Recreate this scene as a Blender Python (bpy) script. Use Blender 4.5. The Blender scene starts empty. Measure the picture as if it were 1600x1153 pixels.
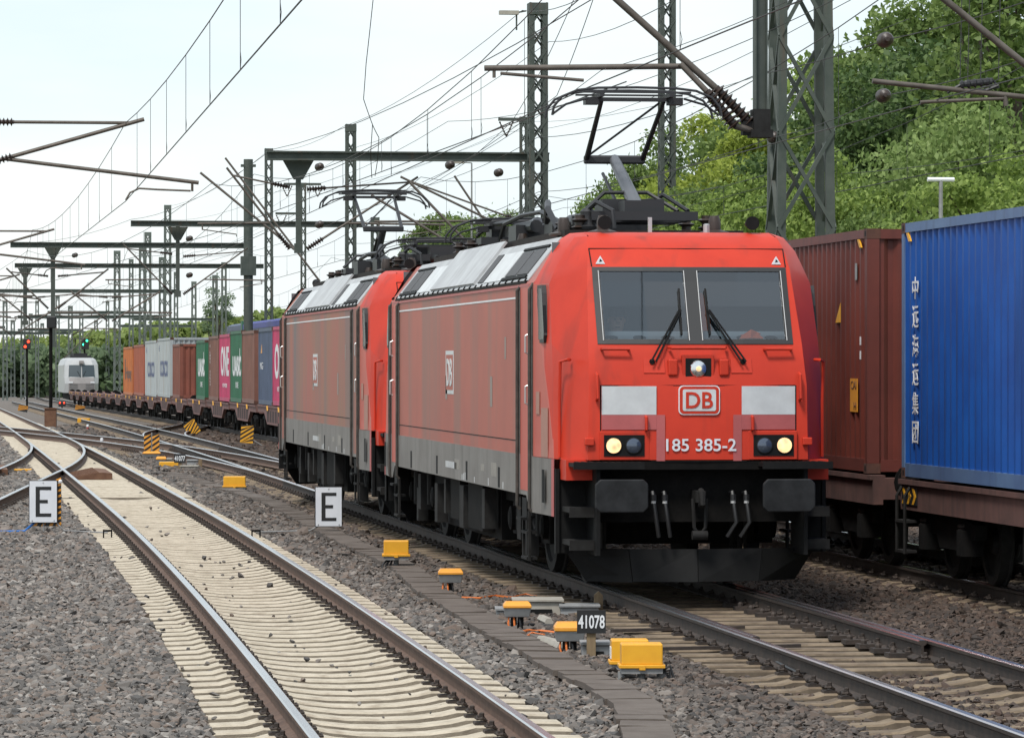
import bpy, bmesh, math, random
import numpy as np
from mathutils import Vector, Matrix
SC = bpy.context.scene
COL = SC.collection
rnd = random.Random(7)
# ------------------------------------------------------------------ camera
F = 6650.0; H = 2.40; TH = math.atan(895.0 / F); CX = 800.0; HY = 568.0
ct, st = math.cos(TH), math.sin(TH)
cd = bpy.data.cameras.new("camera"); cam = bpy.data.objects.new("camera", cd); COL.objects.link(cam)
cd.sensor_width = 36.0; cd.lens = F * 36.0 / 1600.0; cd.clip_start = 0.5; cd.clip_end = 6000
cam.location = (0, 0, H); cam.rotation_euler = (math.radians(90) - 8.5 / F, 0, -TH)
SC.camera = cam
# ------------------------------------------------------------------ light
SUN_EL, SUN_AZ = 58.0, 215.0          # degrees; azimuth clockwise from +Y: behind the camera, to its left
w = bpy.data.worlds.new("World"); SC.world = w; w.use_nodes = True
nt = w.node_tree; nt.nodes.clear()
def N(tree, t, **k):
    n = tree.nodes.new(t)
    for a, b in k.items(): setattr(n, a, b)
    return n
out = N(nt, 'ShaderNodeOutputWorld'); bg = N(nt, 'ShaderNodeBackground')
sky = N(nt, 'ShaderNodeTexSky', sky_type='NISHITA', sun_disc=False)
sky.sun_elevation = math.radians(SUN_EL); sky.sun_rotation = math.radians(SUN_AZ); sky.dust_density = 0.4; sky.air_density = 1.3
tc = N(nt, 'ShaderNodeTexCoord'); mp = N(nt, 'ShaderNodeMapping'); mp.inputs['Scale'].default_value = (4, 4, 16)
nz = N(nt, 'ShaderNodeTexNoise'); nz.inputs['Scale'].default_value = 1.6; nz.inputs['Detail'].default_value = 6
rp = N(nt, 'ShaderNodeValToRGB'); rp.color_ramp.elements[0].position = 0.36; rp.color_ramp.elements[1].position = 0.62
rp.color_ramp.elements[0].color = (0, 0, 0, 1); rp.color_ramp.elements[1].color = (1, 1, 1, 1)
mx = N(nt, 'ShaderNodeMix', data_type='RGBA'); cl = N(nt, 'ShaderNodeMix', data_type='RGBA'); cl.inputs['A'].default_value = (5.3, 6.15, 6.75, 1); cl.inputs['B'].default_value = (6.3, 6.7, 6.95, 1)
mx.inputs['Factor'].default_value = 0.86                # thin bright cloud over almost all of the sky
L = nt.links.new
L(tc.outputs['Generated'], mp.inputs['Vector']); L(mp.outputs['Vector'], nz.inputs['Vector'])
L(nz.outputs['Fac'], rp.inputs['Fac']); L(rp.outputs['Color'], cl.inputs['Factor']); L(cl.outputs['Result'], mx.inputs['B'])
L(sky.outputs['Color'], mx.inputs['A']); L(mx.outputs['Result'], bg.inputs['Color']); L(bg.outputs['Background'], out.inputs['Surface'])
bg.inputs['Strength'].default_value = 0.118
sl = bpy.data.lights.new("sun", 'SUN'); sun = bpy.data.objects.new("sun", sl); COL.objects.link(sun)
sl.energy = 2.6; sl.angle = math.radians(14); sl.color = (1.0, 0.96, 0.9)
az, el = math.radians(SUN_AZ), math.radians(SUN_EL)
sd = Vector((math.sin(az) * math.cos(el), math.cos(az) * math.cos(el), math.sin(el)))
sun.rotation_euler = sd.to_track_quat('Z', 'Y').to_euler()
sun.location = (0, 0, 60)
vs = SC.view_settings; vs.view_transform = 'Standard'; vs.look = 'None'; vs.exposure = 0.42; vs.gamma = 1.0; vs.use_curve_mapping = False
SC.cycles.max_bounces = 6; SC.cycles.transparent_max_bounces = 12
# ------------------------------------------------------------------ pixel -> place
def zg(v):                                            # the yard falls gently away beyond 130 m
    t = v - 130.0
    if t > 60: d = t
    elif t < -60: d = 0.0
    else: d = (t + 60) ** 2 / 240.0
    return -0.0045 * min(d, 330.0)
def P(px, py, Z):                                     # a point at camera depth Z (metres) seen at photo pixel px,py
    X = (px - CX) / F * Z
    return Vector((X * ct + Z * st, -X * st + Z * ct, H - (py - HY) / F * Z))
def G(px, py, z=-0.2):                                # where the sight line meets the ground (+z)
    gz = 0.0; p = None
    for _ in range(8):
        p = P(px, py, (H - z - gz) * F / (py - HY)); gz = zg(p.y)
    return p
def PU(px, py, u):                                    # where the sight line meets the vertical plane x=u
    return P(px, py, u / ((px - CX) / F * ct + st))
def UZ(px, Z): return P(px, HY, Z).x
# ------------------------------------------------------------------ materials
MATS = {}
def col4(c): return (c[0], c[1], c[2], 1)
def pm(name, c1, c2=None, rough=0.6, metal=0.0, scale=4.0, bump=0.0, bscale=40.0, streak=None, dirt=None, coord='Object', spec=0.5, stretch=(1, 1, 1), detail=5, lo=0.35, hi=0.65):
    """base colour c1 broken up by noise towards c2, optional vertical run-down streaks, optional fine relief"""
    m = bpy.data.materials.new(name); MATS[name] = m; m.use_nodes = True
    t = m.node_tree; b = t.nodes['Principled BSDF']; l = t.links.new
    b.inputs['Roughness'].default_value = rough; b.inputs['Metallic'].default_value = metal
    b.inputs['Specular IOR Level'].default_value = spec
    if c2 is None and bump == 0:
        b.inputs['Base Color'].default_value = col4(c1); return m
    if coord == 'Position': src = N(t, 'ShaderNodeNewGeometry').outputs['Position']
    else: src = N(t, 'ShaderNodeTexCoord').outputs[coord]
    mpn = N(t, 'ShaderNodeMapping'); mpn.inputs['Scale'].default_value = stretch; l(src, mpn.inputs['Vector'])
    c = None
    if c2 is not None:
        n = N(t, 'ShaderNodeTexNoise'); n.inputs['Scale'].default_value = scale; n.inputs['Detail'].default_value = detail; n.inputs['Roughness'].default_value = 0.65
        l(mpn.outputs['Vector'], n.inputs['Vector'])
        r = N(t, 'ShaderNodeValToRGB'); r.color_ramp.elements[0].position = lo; r.color_ramp.elements[1].position = hi
        r.color_ramp.elements[0].color = col4(c1); r.color_ramp.elements[1].color = col4(c2)
        l(n.outputs['Fac'], r.inputs['Fac']); c = r.outputs['Color']
    if streak:
        sc_, scol, lo_, hi_ = streak
        ms = N(t, 'ShaderNodeMapping'); ms.inputs['Scale'].default_value = (sc_, sc_, sc_ * 0.06); l(src, ms.inputs['Vector'])
        n2 = N(t, 'ShaderNodeTexNoise'); n2.inputs['Scale'].default_value = 1.0; n2.inputs['Detail'].default_value = 4; l(ms.outputs['Vector'], n2.inputs['Vector'])
        r2 = N(t, 'ShaderNodeValToRGB'); r2.color_ramp.elements[0].position = lo_; r2.color_ramp.elements[1].position = hi_
        l(n2.outputs['Fac'], r2.inputs['Fac'])
        mxx = N(t, 'ShaderNodeMix', data_type='RGBA'); mxx.inputs['B'].default_value = col4(scol)
        if c is None: mxx.inputs['A'].default_value = col4(c1)
        else: l(c, mxx.inputs['A'])
        l(r2.outputs['Color'], mxx.inputs['Factor']); c = mxx.outputs['Result']
    if c is not None: l(c, b.inputs['Base Color'])
    else: b.inputs['Base Color'].default_value = col4(c1)
    if bump:
        n3 = N(t, 'ShaderNodeTexNoise'); n3.inputs['Scale'].default_value = bscale; n3.inputs['Detail'].default_value = 4; l(mpn.outputs['Vector'], n3.inputs['Vector'])
        bp = N(t, 'ShaderNodeBump'); bp.inputs['Strength'].default_value = bump; bp.inputs['Distance'].default_value = 0.02
        l(n3.outputs['Fac'], bp.inputs['Height']); l(bp.outputs['Normal'], b.inputs['Normal'])
    return m
def emit(name, c, s):
    m = pm(name, c, rough=0.3); b = m.node_tree.nodes['Principled BSDF']
    b.inputs['Emission Color'].default_value = col4(c); b.inputs['Emission Strength'].default_value = s; return m
def glass(name, tint, refl=0.35):
    m = bpy.data.materials.new(name); MATS[name] = m; m.use_nodes = True; t = m.node_tree; t.nodes.clear(); l = t.links.new
    o = N(t, 'ShaderNodeOutputMaterial'); mixs = N(t, 'ShaderNodeMixShader'); tr = N(t, 'ShaderNodeBsdfTransparent'); gl = N(t, 'ShaderNodeBsdfGlossy')
    tr.inputs['Color'].default_value = col4(tint); gl.inputs['Roughness'].default_value = 0.03; gl.inputs['Color'].default_value = (0.9, 0.95, 1, 1)
    lw = N(t, 'ShaderNodeLayerWeight'); lw.inputs['Blend'].default_value = 0.35
    mr = N(t, 'ShaderNodeMapRange'); mr.inputs['To Min'].default_value = refl * 0.6; mr.inputs['To Max'].default_value = 1.0
    l(lw.outputs['Fresnel'], mr.inputs['Value']); l(mr.outputs['Result'], mixs.inputs['Fac'])
    l(tr.outputs['BSDF'], mixs.inputs[1]); l(gl.outputs['BSDF'], mixs.inputs[2]); l(mixs.outputs['Shader'], o.inputs['Surface']); return m
M = MATS
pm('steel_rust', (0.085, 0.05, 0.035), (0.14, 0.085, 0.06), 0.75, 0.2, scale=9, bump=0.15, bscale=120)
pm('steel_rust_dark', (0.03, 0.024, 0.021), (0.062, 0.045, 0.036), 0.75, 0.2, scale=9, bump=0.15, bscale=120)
pm('rail_head', (0.62, 0.62, 0.63), (0.5, 0.49, 0.49), 0.24, 1.0, scale=3, stretch=(1, .05, 1))
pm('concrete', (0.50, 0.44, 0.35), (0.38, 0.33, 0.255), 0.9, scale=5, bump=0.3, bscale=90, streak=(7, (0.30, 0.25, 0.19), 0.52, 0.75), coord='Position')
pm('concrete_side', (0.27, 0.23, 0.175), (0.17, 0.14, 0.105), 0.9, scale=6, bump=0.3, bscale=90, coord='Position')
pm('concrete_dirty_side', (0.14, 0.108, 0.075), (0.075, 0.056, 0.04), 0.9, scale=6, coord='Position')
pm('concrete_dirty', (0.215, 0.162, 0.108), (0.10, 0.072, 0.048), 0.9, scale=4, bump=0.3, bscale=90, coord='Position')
pm('trough', (0.085, 0.066, 0.054), (0.125, 0.102, 0.086), 0.9, scale=3, bump=0.25, bscale=100, coord='Position')
pm('black', (0.005, 0.005, 0.0055), (0.009, 0.009, 0.009), 0.7, scale=8, spec=0.2)
pm('under', (0.004, 0.004, 0.004), (0.009, 0.008, 0.0075), 0.85, scale=6, bump=0.1, spec=0.15)
pm('under_grey', (0.022, 0.0215, 0.021), (0.012, 0.011, 0.0105), 0.75, scale=6, spec=0.2)
pm('rubber', (0.014, 0.014, 0.015), rough=0.5)
pm('buffer', (0.009, 0.0095, 0.0105), (0.022, 0.023, 0.025), 0.6, scale=5, detail=7, spec=0.25)
pm('red', (0.53, 0.043, 0.021), (0.46, 0.036, 0.019), 0.45, spec=0.2, scale=1.3, streak=(4, (0.24, 0.035, 0.024), 0.55, 0.85))
pm('red_side', (0.39, 0.088, 0.058), (0.33, 0.075, 0.052), 0.5, scale=0.8, streak=(1.1, (0.19, 0.11, 0.09), 0.5, 0.78))
pm('red_side_dirty', (0.34, 0.085, 0.065), (0.27, 0.12, 0.07), 0.55, scale=0.5, streak=(0.7, (0.12, 0.11, 0.115), 0.48, 0.68))
pm('red_cabside', (0.48, 0.085, 0.06), (0.43, 0.075, 0.055), 0.45, scale=1.2)
pm('pink_patch', (0.42, 0.10, 0.10), (0.36, 0.085, 0.085), 0.5, scale=4)
pm('pale_patch', (0.36, 0.17, 0.13), (0.33, 0.15, 0.115), 0.5, scale=4)
pm('grey_patch', (0.25, 0.19, 0.17), (0.22, 0.17, 0.15), 0.5, scale=4)
pm('white_panel', (0.58, 0.60, 0.61), (0.48, 0.49, 0.50), 0.5, scale=3, streak=(14, (0.25, 0.23, 0.21), 0.62, 0.8))
pm('white', (0.72, 0.73, 0.75), (0.64, 0.65, 0.67), 0.5, scale=3)
pm('skirt', (0.20, 0.185, 0.172), (0.145, 0.13, 0.12), 0.6, scale=1.5, streak=(4, (0.11, 0.10, 0.092), 0.52, 0.75))
pm('roof_grey', (0.44, 0.45, 0.46), (0.33, 0.335, 0.345), 0.5, scale=2.0, streak=(5, (0.3, 0.3, 0.3), 0.5, 0.8))
pm('grille', (0.05, 0.05, 0.055), (0.085, 0.083, 0.085), 0.7, scale=60, stretch=(1, 1, 1))
pm('door_rail', (0.05, 0.045, 0.042), (0.10, 0.085, 0.075), 0.5, 0.4, scale=8)
pm('alu', (0.5, 0.5, 0.5), rough=0.4, metal=0.8)
pm('panto', (0.03, 0.03, 0.033), rough=0.5, metal=0.3)
pm('panto_grey', (0.12, 0.125, 0.14), rough=0.45, metal=0.3)
pm('ceramic', (0.028, 0.018, 0.015), (0.04, 0.026, 0.02), 0.45, scale=12)
pm('mast_green', (0.04, 0.053, 0.045), (0.065, 0.076, 0.066), 0.65, scale=3, streak=(5, (0.10, 0.062, 0.042), 0.6, 0.8), coord='Position')
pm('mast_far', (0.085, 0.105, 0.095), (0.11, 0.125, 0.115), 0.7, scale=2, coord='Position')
pm('arm', (0.085, 0.07, 0.058), (0.13, 0.11, 0.095), 0.6, 0.3, scale=5, coord='Position')
pm('wire', (0.035, 0.035, 0.035), rough=0.6)
pm('wire_far', (0.09, 0.095, 0.1), rough=0.7)
pm('yellow', (0.72, 0.36, 0.018), (0.66, 0.31, 0.015), 0.45, scale=5, streak=(12, (0.42, 0.20, 0.02), 0.62, 0.85))
pm('orange', (0.70, 0.30, 0.03), (0.63, 0.26, 0.03), 0.45, scale=5)
pm('box_grey', (0.27, 0.275, 0.275), (0.20, 0.20, 0.20), 0.6, scale=6, streak=(9, (0.14, 0.12, 0.1), 0.6, 0.85))
pm('cover_pale', (0.36, 0.335, 0.29), (0.29, 0.265, 0.225), 0.7, scale=4)
pm('sign_white', (0.66, 0.68, 0.72), (0.60, 0.62, 0.66), 0.5, scale=4)
pm('sign_black', (0.012, 0.012, 0.013), rough=0.5)
pm('blue_paint', (0.015, 0.13, 0.42), rough=0.4)
pm('orange_cable', (0.62, 0.16, 0.03), rough=0.5)
pm('rust_plate', (0.10, 0.045, 0.025), (0.16, 0.08, 0.045), 0.85, scale=5, coord='Position')
pm('wood_post', (0.22, 0.16, 0.09), (0.15, 0.10, 0.06), 0.9, scale=6, stretch=(4, 4, .5))
emit('lamp_lit', (1.0, 0.62, 0.27), 0.62); emit('sig_red', (1.0, 0.05, 0.02), 2.5); emit('sig_green', (0.05, 1.0, 0.45), 2.0)
pm('strip_grey', (0.42, 0.42, 0.42), rough=0.5)
pm('reflector', (0.75, 0.75, 0.76), rough=0.16, metal=1.0)
pm('lamp_dark', (0.10, 0.12, 0.16), rough=0.08, metal=0.6)
glass('glass', (0.55, 0.62, 0.66), 0.30)
_t = MATS['lamp_lit'].node_tree; _v = N(_t, 'ShaderNodeTexVoronoi'); _v.inputs['Scale'].default_value = 14; _r = N(_t, 'ShaderNodeMapRange'); _r.inputs['To Min'].default_value = .5; _r.inputs['To Max'].default_value = 1.7
_t.nodes['Principled BSDF'].inputs['Base Color'].default_value = (0.2, 0.17, 0.13, 1); _t.nodes['Principled BSDF'].inputs['Emission Color'].default_value = (1.0, 0.60, 0.28, 1)
_c = N(_t, 'ShaderNodeTexCoord'); _t.links.new(_c.outputs['Object'], _v.inputs['Vector']); _t.links.new(_v.outputs['Distance'], _r.inputs['Value']); _t.links.new(_r.outputs['Result'], _t.nodes['Principled BSDF'].inputs['Emission Strength'])
glass('lens', (0.95, 0.95, 0.95), 0.05)
pm('side_glass', (0.008, 0.009, 0.010), rough=0.25, spec=0.25)
# ------------------------------------------------------------------ mesh builder
class MB:
    def __init__(s): s.v = []; s.f = []; s.mi = []
    def add(s, vs_, fs, mi=0):
        o = len(s.v); s.v += [tuple(p) for p in vs_]
        for q in fs: s.f.append(tuple(i + o for i in q)); s.mi.append(mi)
    def box(s, x0, x1, y0, y1, z0, z1, mi=0):
        s.add([(x0, y0, z0), (x1, y0, z0), (x1, y1, z0), (x0, y1, z0), (x0, y0, z1), (x1, y0, z1), (x1, y1, z1), (x0, y1, z1)],
              [(0, 3, 2, 1), (4, 5, 6, 7), (0, 1, 5, 4), (1, 2, 6, 5), (2, 3, 7, 6), (3, 0, 4, 7)], mi); return s
    def cbox(s, c, d, mi=0): return s.box(c[0] - d[0] / 2, c[0] + d[0] / 2, c[1] - d[1] / 2, c[1] + d[1] / 2, c[2] - d[2] / 2, c[2] + d[2] / 2, mi)
    def bar(s, p, q, w, h=None, up=(0, 0, 1), mi=0):
        p, q = Vector(p), Vector(q); h = w if h is None else h; d = (q - p).normalized(); up = Vector(up)
        if abs(d.dot(up)) > 0.98: up = Vector((0, 1, 0)) if abs(d.y) < 0.9 else Vector((1, 0, 0))
        a = d.cross(up).normalized(); b = a.cross(d); a = a * w / 2; b = b * h / 2
        s.add([p - a - b, p + a - b, p + a + b, p - a + b, q - a - b, q + a - b, q + a + b, q - a + b],
              [(0, 1, 2, 3), (7, 6, 5, 4), (0, 4, 5, 1), (1, 5, 6, 2), (2, 6, 7, 3), (3, 7, 4, 0)], mi); return s
    def tube(s, pts, r, n=8, cap=True, mi=0):
        pts = [Vector(p) for p in pts]; k = len(pts); rs = r if isinstance(r, (list, tuple)) else [r] * k; o = len(s.v); a = None
        for i in range(k):
            d = (pts[min(i + 1, k - 1)] - pts[max(i - 1, 0)])
            d = d.normalized() if d.length > 1e-9 else Vector((0, 0, 1))
            if a is None:
                u = Vector((0, 0, 1)) if abs(d.z) < 0.9 else Vector((1, 0, 0)); a = d.cross(u).normalized()
            else:
                a = a - d * a.dot(d); a = a.normalized()
            b = d.cross(a)
            for j in range(n):
                t = 2 * math.pi * j / n; s.v.append(tuple(pts[i] + (a * math.cos(t) + b * math.sin(t)) * rs[i]))
        for i in range(k - 1):
            for j in range(n):
                j2 = (j + 1) % n; s.f.append((o + i * n + j, o + i * n + j2, o + (i + 1) * n + j2, o + (i + 1) * n + j)); s.mi.append(mi)
        if cap:
            s.f.append(tuple(o + j for j in reversed(range(n)))); s.mi.append(mi)
            s.f.append(tuple(o + (k - 1) * n + j for j in range(n))); s.mi.append(mi)
        return s
    def lathe(s, prof, o, ax=(0, 0, 1), n=16, mi=0):       # prof: (r, t) along the axis
        o = Vector(o); d = Vector(ax).normalized(); u = Vector((0, 0, 1)) if abs(d.z) < 0.9 else Vector((1, 0, 0)); a = d.cross(u).normalized(); b = d.cross(a); k = len(s.v)
        for r, t in prof:
            for j in range(n):
                q = 2 * math.pi * j / n; s.v.append(tuple(o + d * t + (a * math.cos(q) + b * math.sin(q)) * r))
        for i in range(len(prof) - 1):
            for j in range(n):
                j2 = (j + 1) % n; s.f.append((k + i * n + j, k + i * n + j2, k + (i + 1) * n + j2, k + (i + 1) * n + j)); s.mi.append(mi)
        s.f.append(tuple(k + j for j in reversed(range(n)))); s.mi.append(mi)
        s.f.append(tuple(k + (len(prof) - 1) * n + j for j in range(n))); s.mi.append(mi); return s
    def prism(s, poly, axis, d0, d1, mi=0):                # poly in the two other axes, in order
        def mk(p, d): return {'x': (d, p[0], p[1]), 'y': (p[0], d, p[1]), 'z': (p[0], p[1], d)}[axis]
        n = len(poly); s.add([mk(p, d0) for p in poly] + [mk(p, d1) for p in poly],
            [tuple(range(n)), tuple(range(2 * n - 1, n - 1, -1))] + [(i, n + i, n + (i + 1) % n, (i + 1) % n) for i in range(n)], mi); return s
    def quad(s, a, b, c, d, mi=0): s.add([a, b, c, d], [(0, 1, 2, 3)], mi); return s
    def panel(s, a, b, c, d, t, mi=0):                     # a slab of thickness t standing proud of the quad
        a, b, c, d = map(Vector, (a, b, c, d)); n = (b - a).cross(d - a).normalized() * t
        s.add([a, b, c, d, a + n, b + n, c + n, d + n], [(3, 2, 1, 0), (4, 5, 6, 7), (0, 1, 5, 4), (1, 2, 6, 5), (2, 3, 7, 6), (3, 0, 4, 7)], mi); return s
    def ins(s, p, q, r=0.075, n=10, sheds=8, core=0.5):    # ribbed insulator
        p, q = Vector(p), Vector(q); Ln = (q - p).length; pr = []
        for i in range(sheds):
            t = Ln * i / sheds; pr += [(r * core, t), (r, t + Ln / sheds * 0.35), (r * core, t + Ln / sheds * 0.6)]
        pr.append((r * core, Ln)); return s.lathe(pr, p, q - p, n)
    def mesh(s, name, mats, smooth=False):
        me = bpy.data.meshes.new(name); me.from_pydata(s.v, [], s.f)
        for m in (mats if isinstance(mats, (list, tuple)) else [mats]): me.materials.append(MATS[m] if isinstance(m, str) else m)
        if isinstance(mats, (list, tuple)): me.polygons.foreach_set('material_index', s.mi)
        bm = bmesh.new(); bm.from_mesh(me); bmesh.ops.recalc_face_normals(bm, faces=bm.faces); bm.to_mesh(me); bm.free()
        if smooth: me.polygons.foreach_set('use_smooth', [True] * len(me.polygons)); me.set_sharp_from_angle(angle=math.radians(38))
        me.update(); return me
    def ob(s, name, mats, parent=None, smooth=False, bevel=0.0, loc=None, rz=0.0, seg=2):
        o = bpy.data.objects.new(name, s.mesh(name, mats, smooth)); COL.objects.link(o)
        if parent: o.parent = parent
        if loc is not None: o.location = loc
        if rz: o.rotation_euler = (0, 0, rz)
        if bevel:
            md = o.modifiers.new('bevel', 'BEVEL'); md.width = bevel; md.segments = seg; md.limit_method = 'ANGLE'; md.angle_limit = math.radians(25); md.harden_normals = False
        return o
def ob_from(me, name, parent=None, loc=(0, 0, 0), rz=0.0):
    o = bpy.data.objects.new(name, me); COL.objects.link(o); o.location = loc; o.rotation_euler = (0, 0, rz)
    if parent: o.parent = parent
    return o
def empty(name, loc=(0, 0, 0), rz=0.0, parent=None):
    o = bpy.data.objects.new(name, None); COL.objects.link(o); o.location = loc; o.rotation_euler = (0, 0, rz); o.empty_display_size = 0.2
    if parent: o.parent = parent
    return o
def tag(o, label=None, cat=None, group=None, kind=None):
    if label: o['label'] = label
    if cat: o['category'] = cat
    if group: o['group'] = group
    if kind: o['kind'] = kind
    return o
def copy_tree(o, parent=None):
    c = o.copy(); COL.objects.link(c); c.parent = parent
    for ch in list(o.children): copy_tree(ch, c)
    return c
def text_mesh(body, wdt, hgt, depth=0.004, bold=0.0, name='lettering', mat='white', space=1.0):
    cu = bpy.data.curves.new('t', 'FONT'); cu.body = body; cu.size = 1.0; cu.extrude = 0.01; cu.offset = bold; cu.space_character = space; cu.resolution_u = 4
    o = bpy.data.objects.new('t', cu); COL.objects.link(o)
    me = bpy.data.meshes.new_from_object(o.evaluated_get(bpy.context.evaluated_depsgraph_get())); bpy.data.objects.remove(o); bpy.data.curves.remove(cu)
    n = len(me.vertices); co = np.zeros(n * 3); me.vertices.foreach_get('co', co); co = co.reshape(-1, 3)
    mn, mxx = co.min(0), co.max(0); co = (co - (mn + mxx) / 2) / np.maximum(mxx - mn, 1e-6) * np.array([wdt, hgt, depth])
    me.vertices.foreach_set('co', co.ravel()); me.name = name; me.materials.clear(); me.materials.append(MATS[mat]); me.update(); return me
def text(body, wdt, hgt, mat, parent, loc, face, depth=0.004, bold=0.0, name='lettering', space=1.0):
    """face: 'front' reads from -y, 'left' reads from -x"""
    o = bpy.data.objects.new(name, text_mesh(body, wdt, hgt, depth, bold, name, mat, space)); COL.objects.link(o); o.parent = parent; o.location = loc
    o.rotation_euler = (math.radians(90), 0, 0) if face == 'front' else (math.radians(90), 0, math.radians(-90)); return o
# ------------------------------------------------------------------ ground
def strip(name, us, vs_, zf, mat, parent=None):
    m = MB(); nu, nv = len(us), len(vs_)
    m.v = [(u, v, zf(u, v)) for v in vs_ for u in us]
    m.f = [(j * nu + i, j * nu + i + 1, (j + 1) * nu + i + 1, (j + 1) * nu + i) for j in range(nv - 1) for i in range(nu - 1)]; m.mi = [0] * len(m.f)
    return m.ob(name, mat, parent, smooth=True)
def hill(u, v):                                       # wooded bank on the right of the yard
    t = max(0.0, u - 17.0); return zg(v) - 0.35 + min(t * 0.04, 1.0) + max(0, min((u - 30) * 0.22, 12.0)) * (1.0 if v < 420 else max(0.0, 1 - (v - 420) / 200))
pm('grass', (0.10, 0.13, 0.03), (0.15, 0.20, 0.045), 0.95, scale=0.25, coord='Position', bump=0.3, bscale=6)
pm('bed', (0.16, 0.135, 0.115), (0.085, 0.072, 0.062), 0.95, scale=11, bump=0.9, bscale=22, coord='Position', detail=8)
vls = [10, 30, 50, 70, 90, 110, 130, 150, 170, 190, 220, 260, 300, 350, 400, 450, 520, 600, 700, 900, 1200, 1800, 3000]
g = strip('ground', [-900, -300, -120, -60, -30, 0, 16, 22, 26, 30, 40, 55, 70, 90, 150, 400, 900], vls, lambda u, v: hill(u, v) - 0.10, 'grass'); tag(g, kind='structure')
b = strip('track_bed', [-8, -4, 0, 4, 8, 12, 16, 17.5], [10, 20] + [30 + 5 * i for i in range(70)] + [400, 450, 520, 600], lambda u, v: zg(v) - 0.27 - (0.25 if u > 17 else 0), 'bed'); tag(b, kind='structure')
# ------------------------------------------------------------------ tracks
U1, U2 = 7.824, 12.10
def c0(v): # near left track, a faint left-hand bend
    if v < 75: return 3.27 - 0.00011 * (75 - v) ** 2 - 0.0 * v
    return 3.27
_t0 = [((484.6, 1153), (854.9, 1151.9)), ((403.8, 1050.6), (735, 1052)), ((300.5, 924.7), (547, 924.7)), ((180.3, 804.5), (333, 805)), ((84.5, 729.4), (186, 730))]
_pts = sorted([(lambda p: (p.y, p.x))((G(*a, 0) + G(*b_, 0)) / 2) for a, b_ in _t0])
_cf = np.polyfit([p[0] for p in _pts], [p[1] for p in _pts], 2)
_vm = max(60.0, min(105.0, -_cf[1] / (2 * _cf[0]) if abs(_cf[0]) > 1e-9 else 90.0))
def c0(v): return float(np.polyval(_cf, min(v, _vm)))
UT0 = c0(400)
def c1(v): return U1 - 0.0007 * max(0, 43 - v) ** 2 * 0.5
def c2(v): return U2 - 0.0007 * max(0, 43 - v) ** 2 * 0.5
def c0b(v): return c0(v) - ((min(137, v) - 137) ** 2 / 1000 if v > 97 else 1.6 + (97 - v) * 0.08)
def c1b(v):
    d = max(0, v - 88); return U1 - (d ** 2 / 1200 if d < 60 else 3.0 + (d - 60) * 0.1)
def c12(v):
    t = min(1, max(0, (v - 145) / 60)); return U1 + (U2 - U1) * (0.5 - 0.5 * math.cos(math.pi * t))
RP = [(-.075, -.172), (.075, -.172), (.075, -.160), (.012, -.135), (.010, -.050), (.034, -.036), (.036, -.010), (.026, 0), (-.026, 0), (-.036, -.010), (-.034, -.036), (-.010, -.050), (-.012, -.135), (-.075, -.160)]
def rail(parent, cf, off, v0, v1, mat, name='rail', dz=0.0):
    m = MB(); n = len(RP); vsn = []; v = v0
    while v < v1: vsn.append(v); v += 1.5 if v < 220 else 6
    vsn.append(v1)
    for v in vsn:
        for (x, z) in RP: m.v.append((cf(v) + off + x, v, z + zg(v) + dz))
    for j in range(len(vsn) - 1):
        for i in range(n):
            i2 = (i + 1) % n; m.f.append((j * n + i, j * n + i2, (j + 1) * n + i2, (j + 1) * n + i)); m.mi.append(1 if i in (6, 7, 8) else 0)
    m.f.append(tuple(range(n - 1, -1, -1))); m.mi.append(0); k = (len(vsn) - 1) * n; m.f.append(tuple(k + i for i in range(n))); m.mi.append(0)
    return m.ob(name, [mat, 'rail_head'], parent)
SP = [(-1.30, -.235), (-1.27, -.208), (-1.02, -.200), (-.93, -.176), (-.58, -.176), (-.47, -.200), (-.25, -.225), (0, -.232)]
SP = SP + [(-x, z) for x, z in reversed(SP[:-1])]
def sleeper_mesh(mat, flat=False):
    m = MB(); n = len(SP)
    for (x, z) in SP:
        if flat: z = -.18
        for y, dz in ((-.15, -.20), (-.125, -.014), (-.11, 0), (.11, 0), (.125, -.014), (.15, -.20)): m.v.append((x, y, z + dz if dz > -.1 else -.42))
    for i in range(n - 1):
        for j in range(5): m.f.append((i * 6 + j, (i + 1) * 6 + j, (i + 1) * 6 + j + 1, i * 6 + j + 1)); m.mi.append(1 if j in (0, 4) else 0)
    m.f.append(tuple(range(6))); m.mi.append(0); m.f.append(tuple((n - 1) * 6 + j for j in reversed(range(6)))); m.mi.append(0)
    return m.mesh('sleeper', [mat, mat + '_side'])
def clip_mb():                                        # tension clamp with its sleeper screw, both sides of one rail
    m = MB()
    for s in (-1, 1):
        m.box(min(s * .075, s * .17), max(s * .075, s * .17), -.07, .07, -.18, -.155)
        m.tube([(s * .085, -.055, -.145), (s * .12, -.075, -.125), (s * .155, -.055, -.13), (s * .15, -.015, -.12), (s * .10, 0, -.125), (s * .15, .015, -.12), (s * .155, .055, -.13), (s * .12, .075, -.125), (s * .085, .055, -.145)], .011, 5)
        m.lathe([(.032, 0), (.032, .012), (.019, .014), (.019, .045), (.012, .05)], (s * .115, 0, -.14), n=7)
    return m
CLIP = clip_mb().mesh('rail_clip', 'steel_rust_dark')
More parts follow.
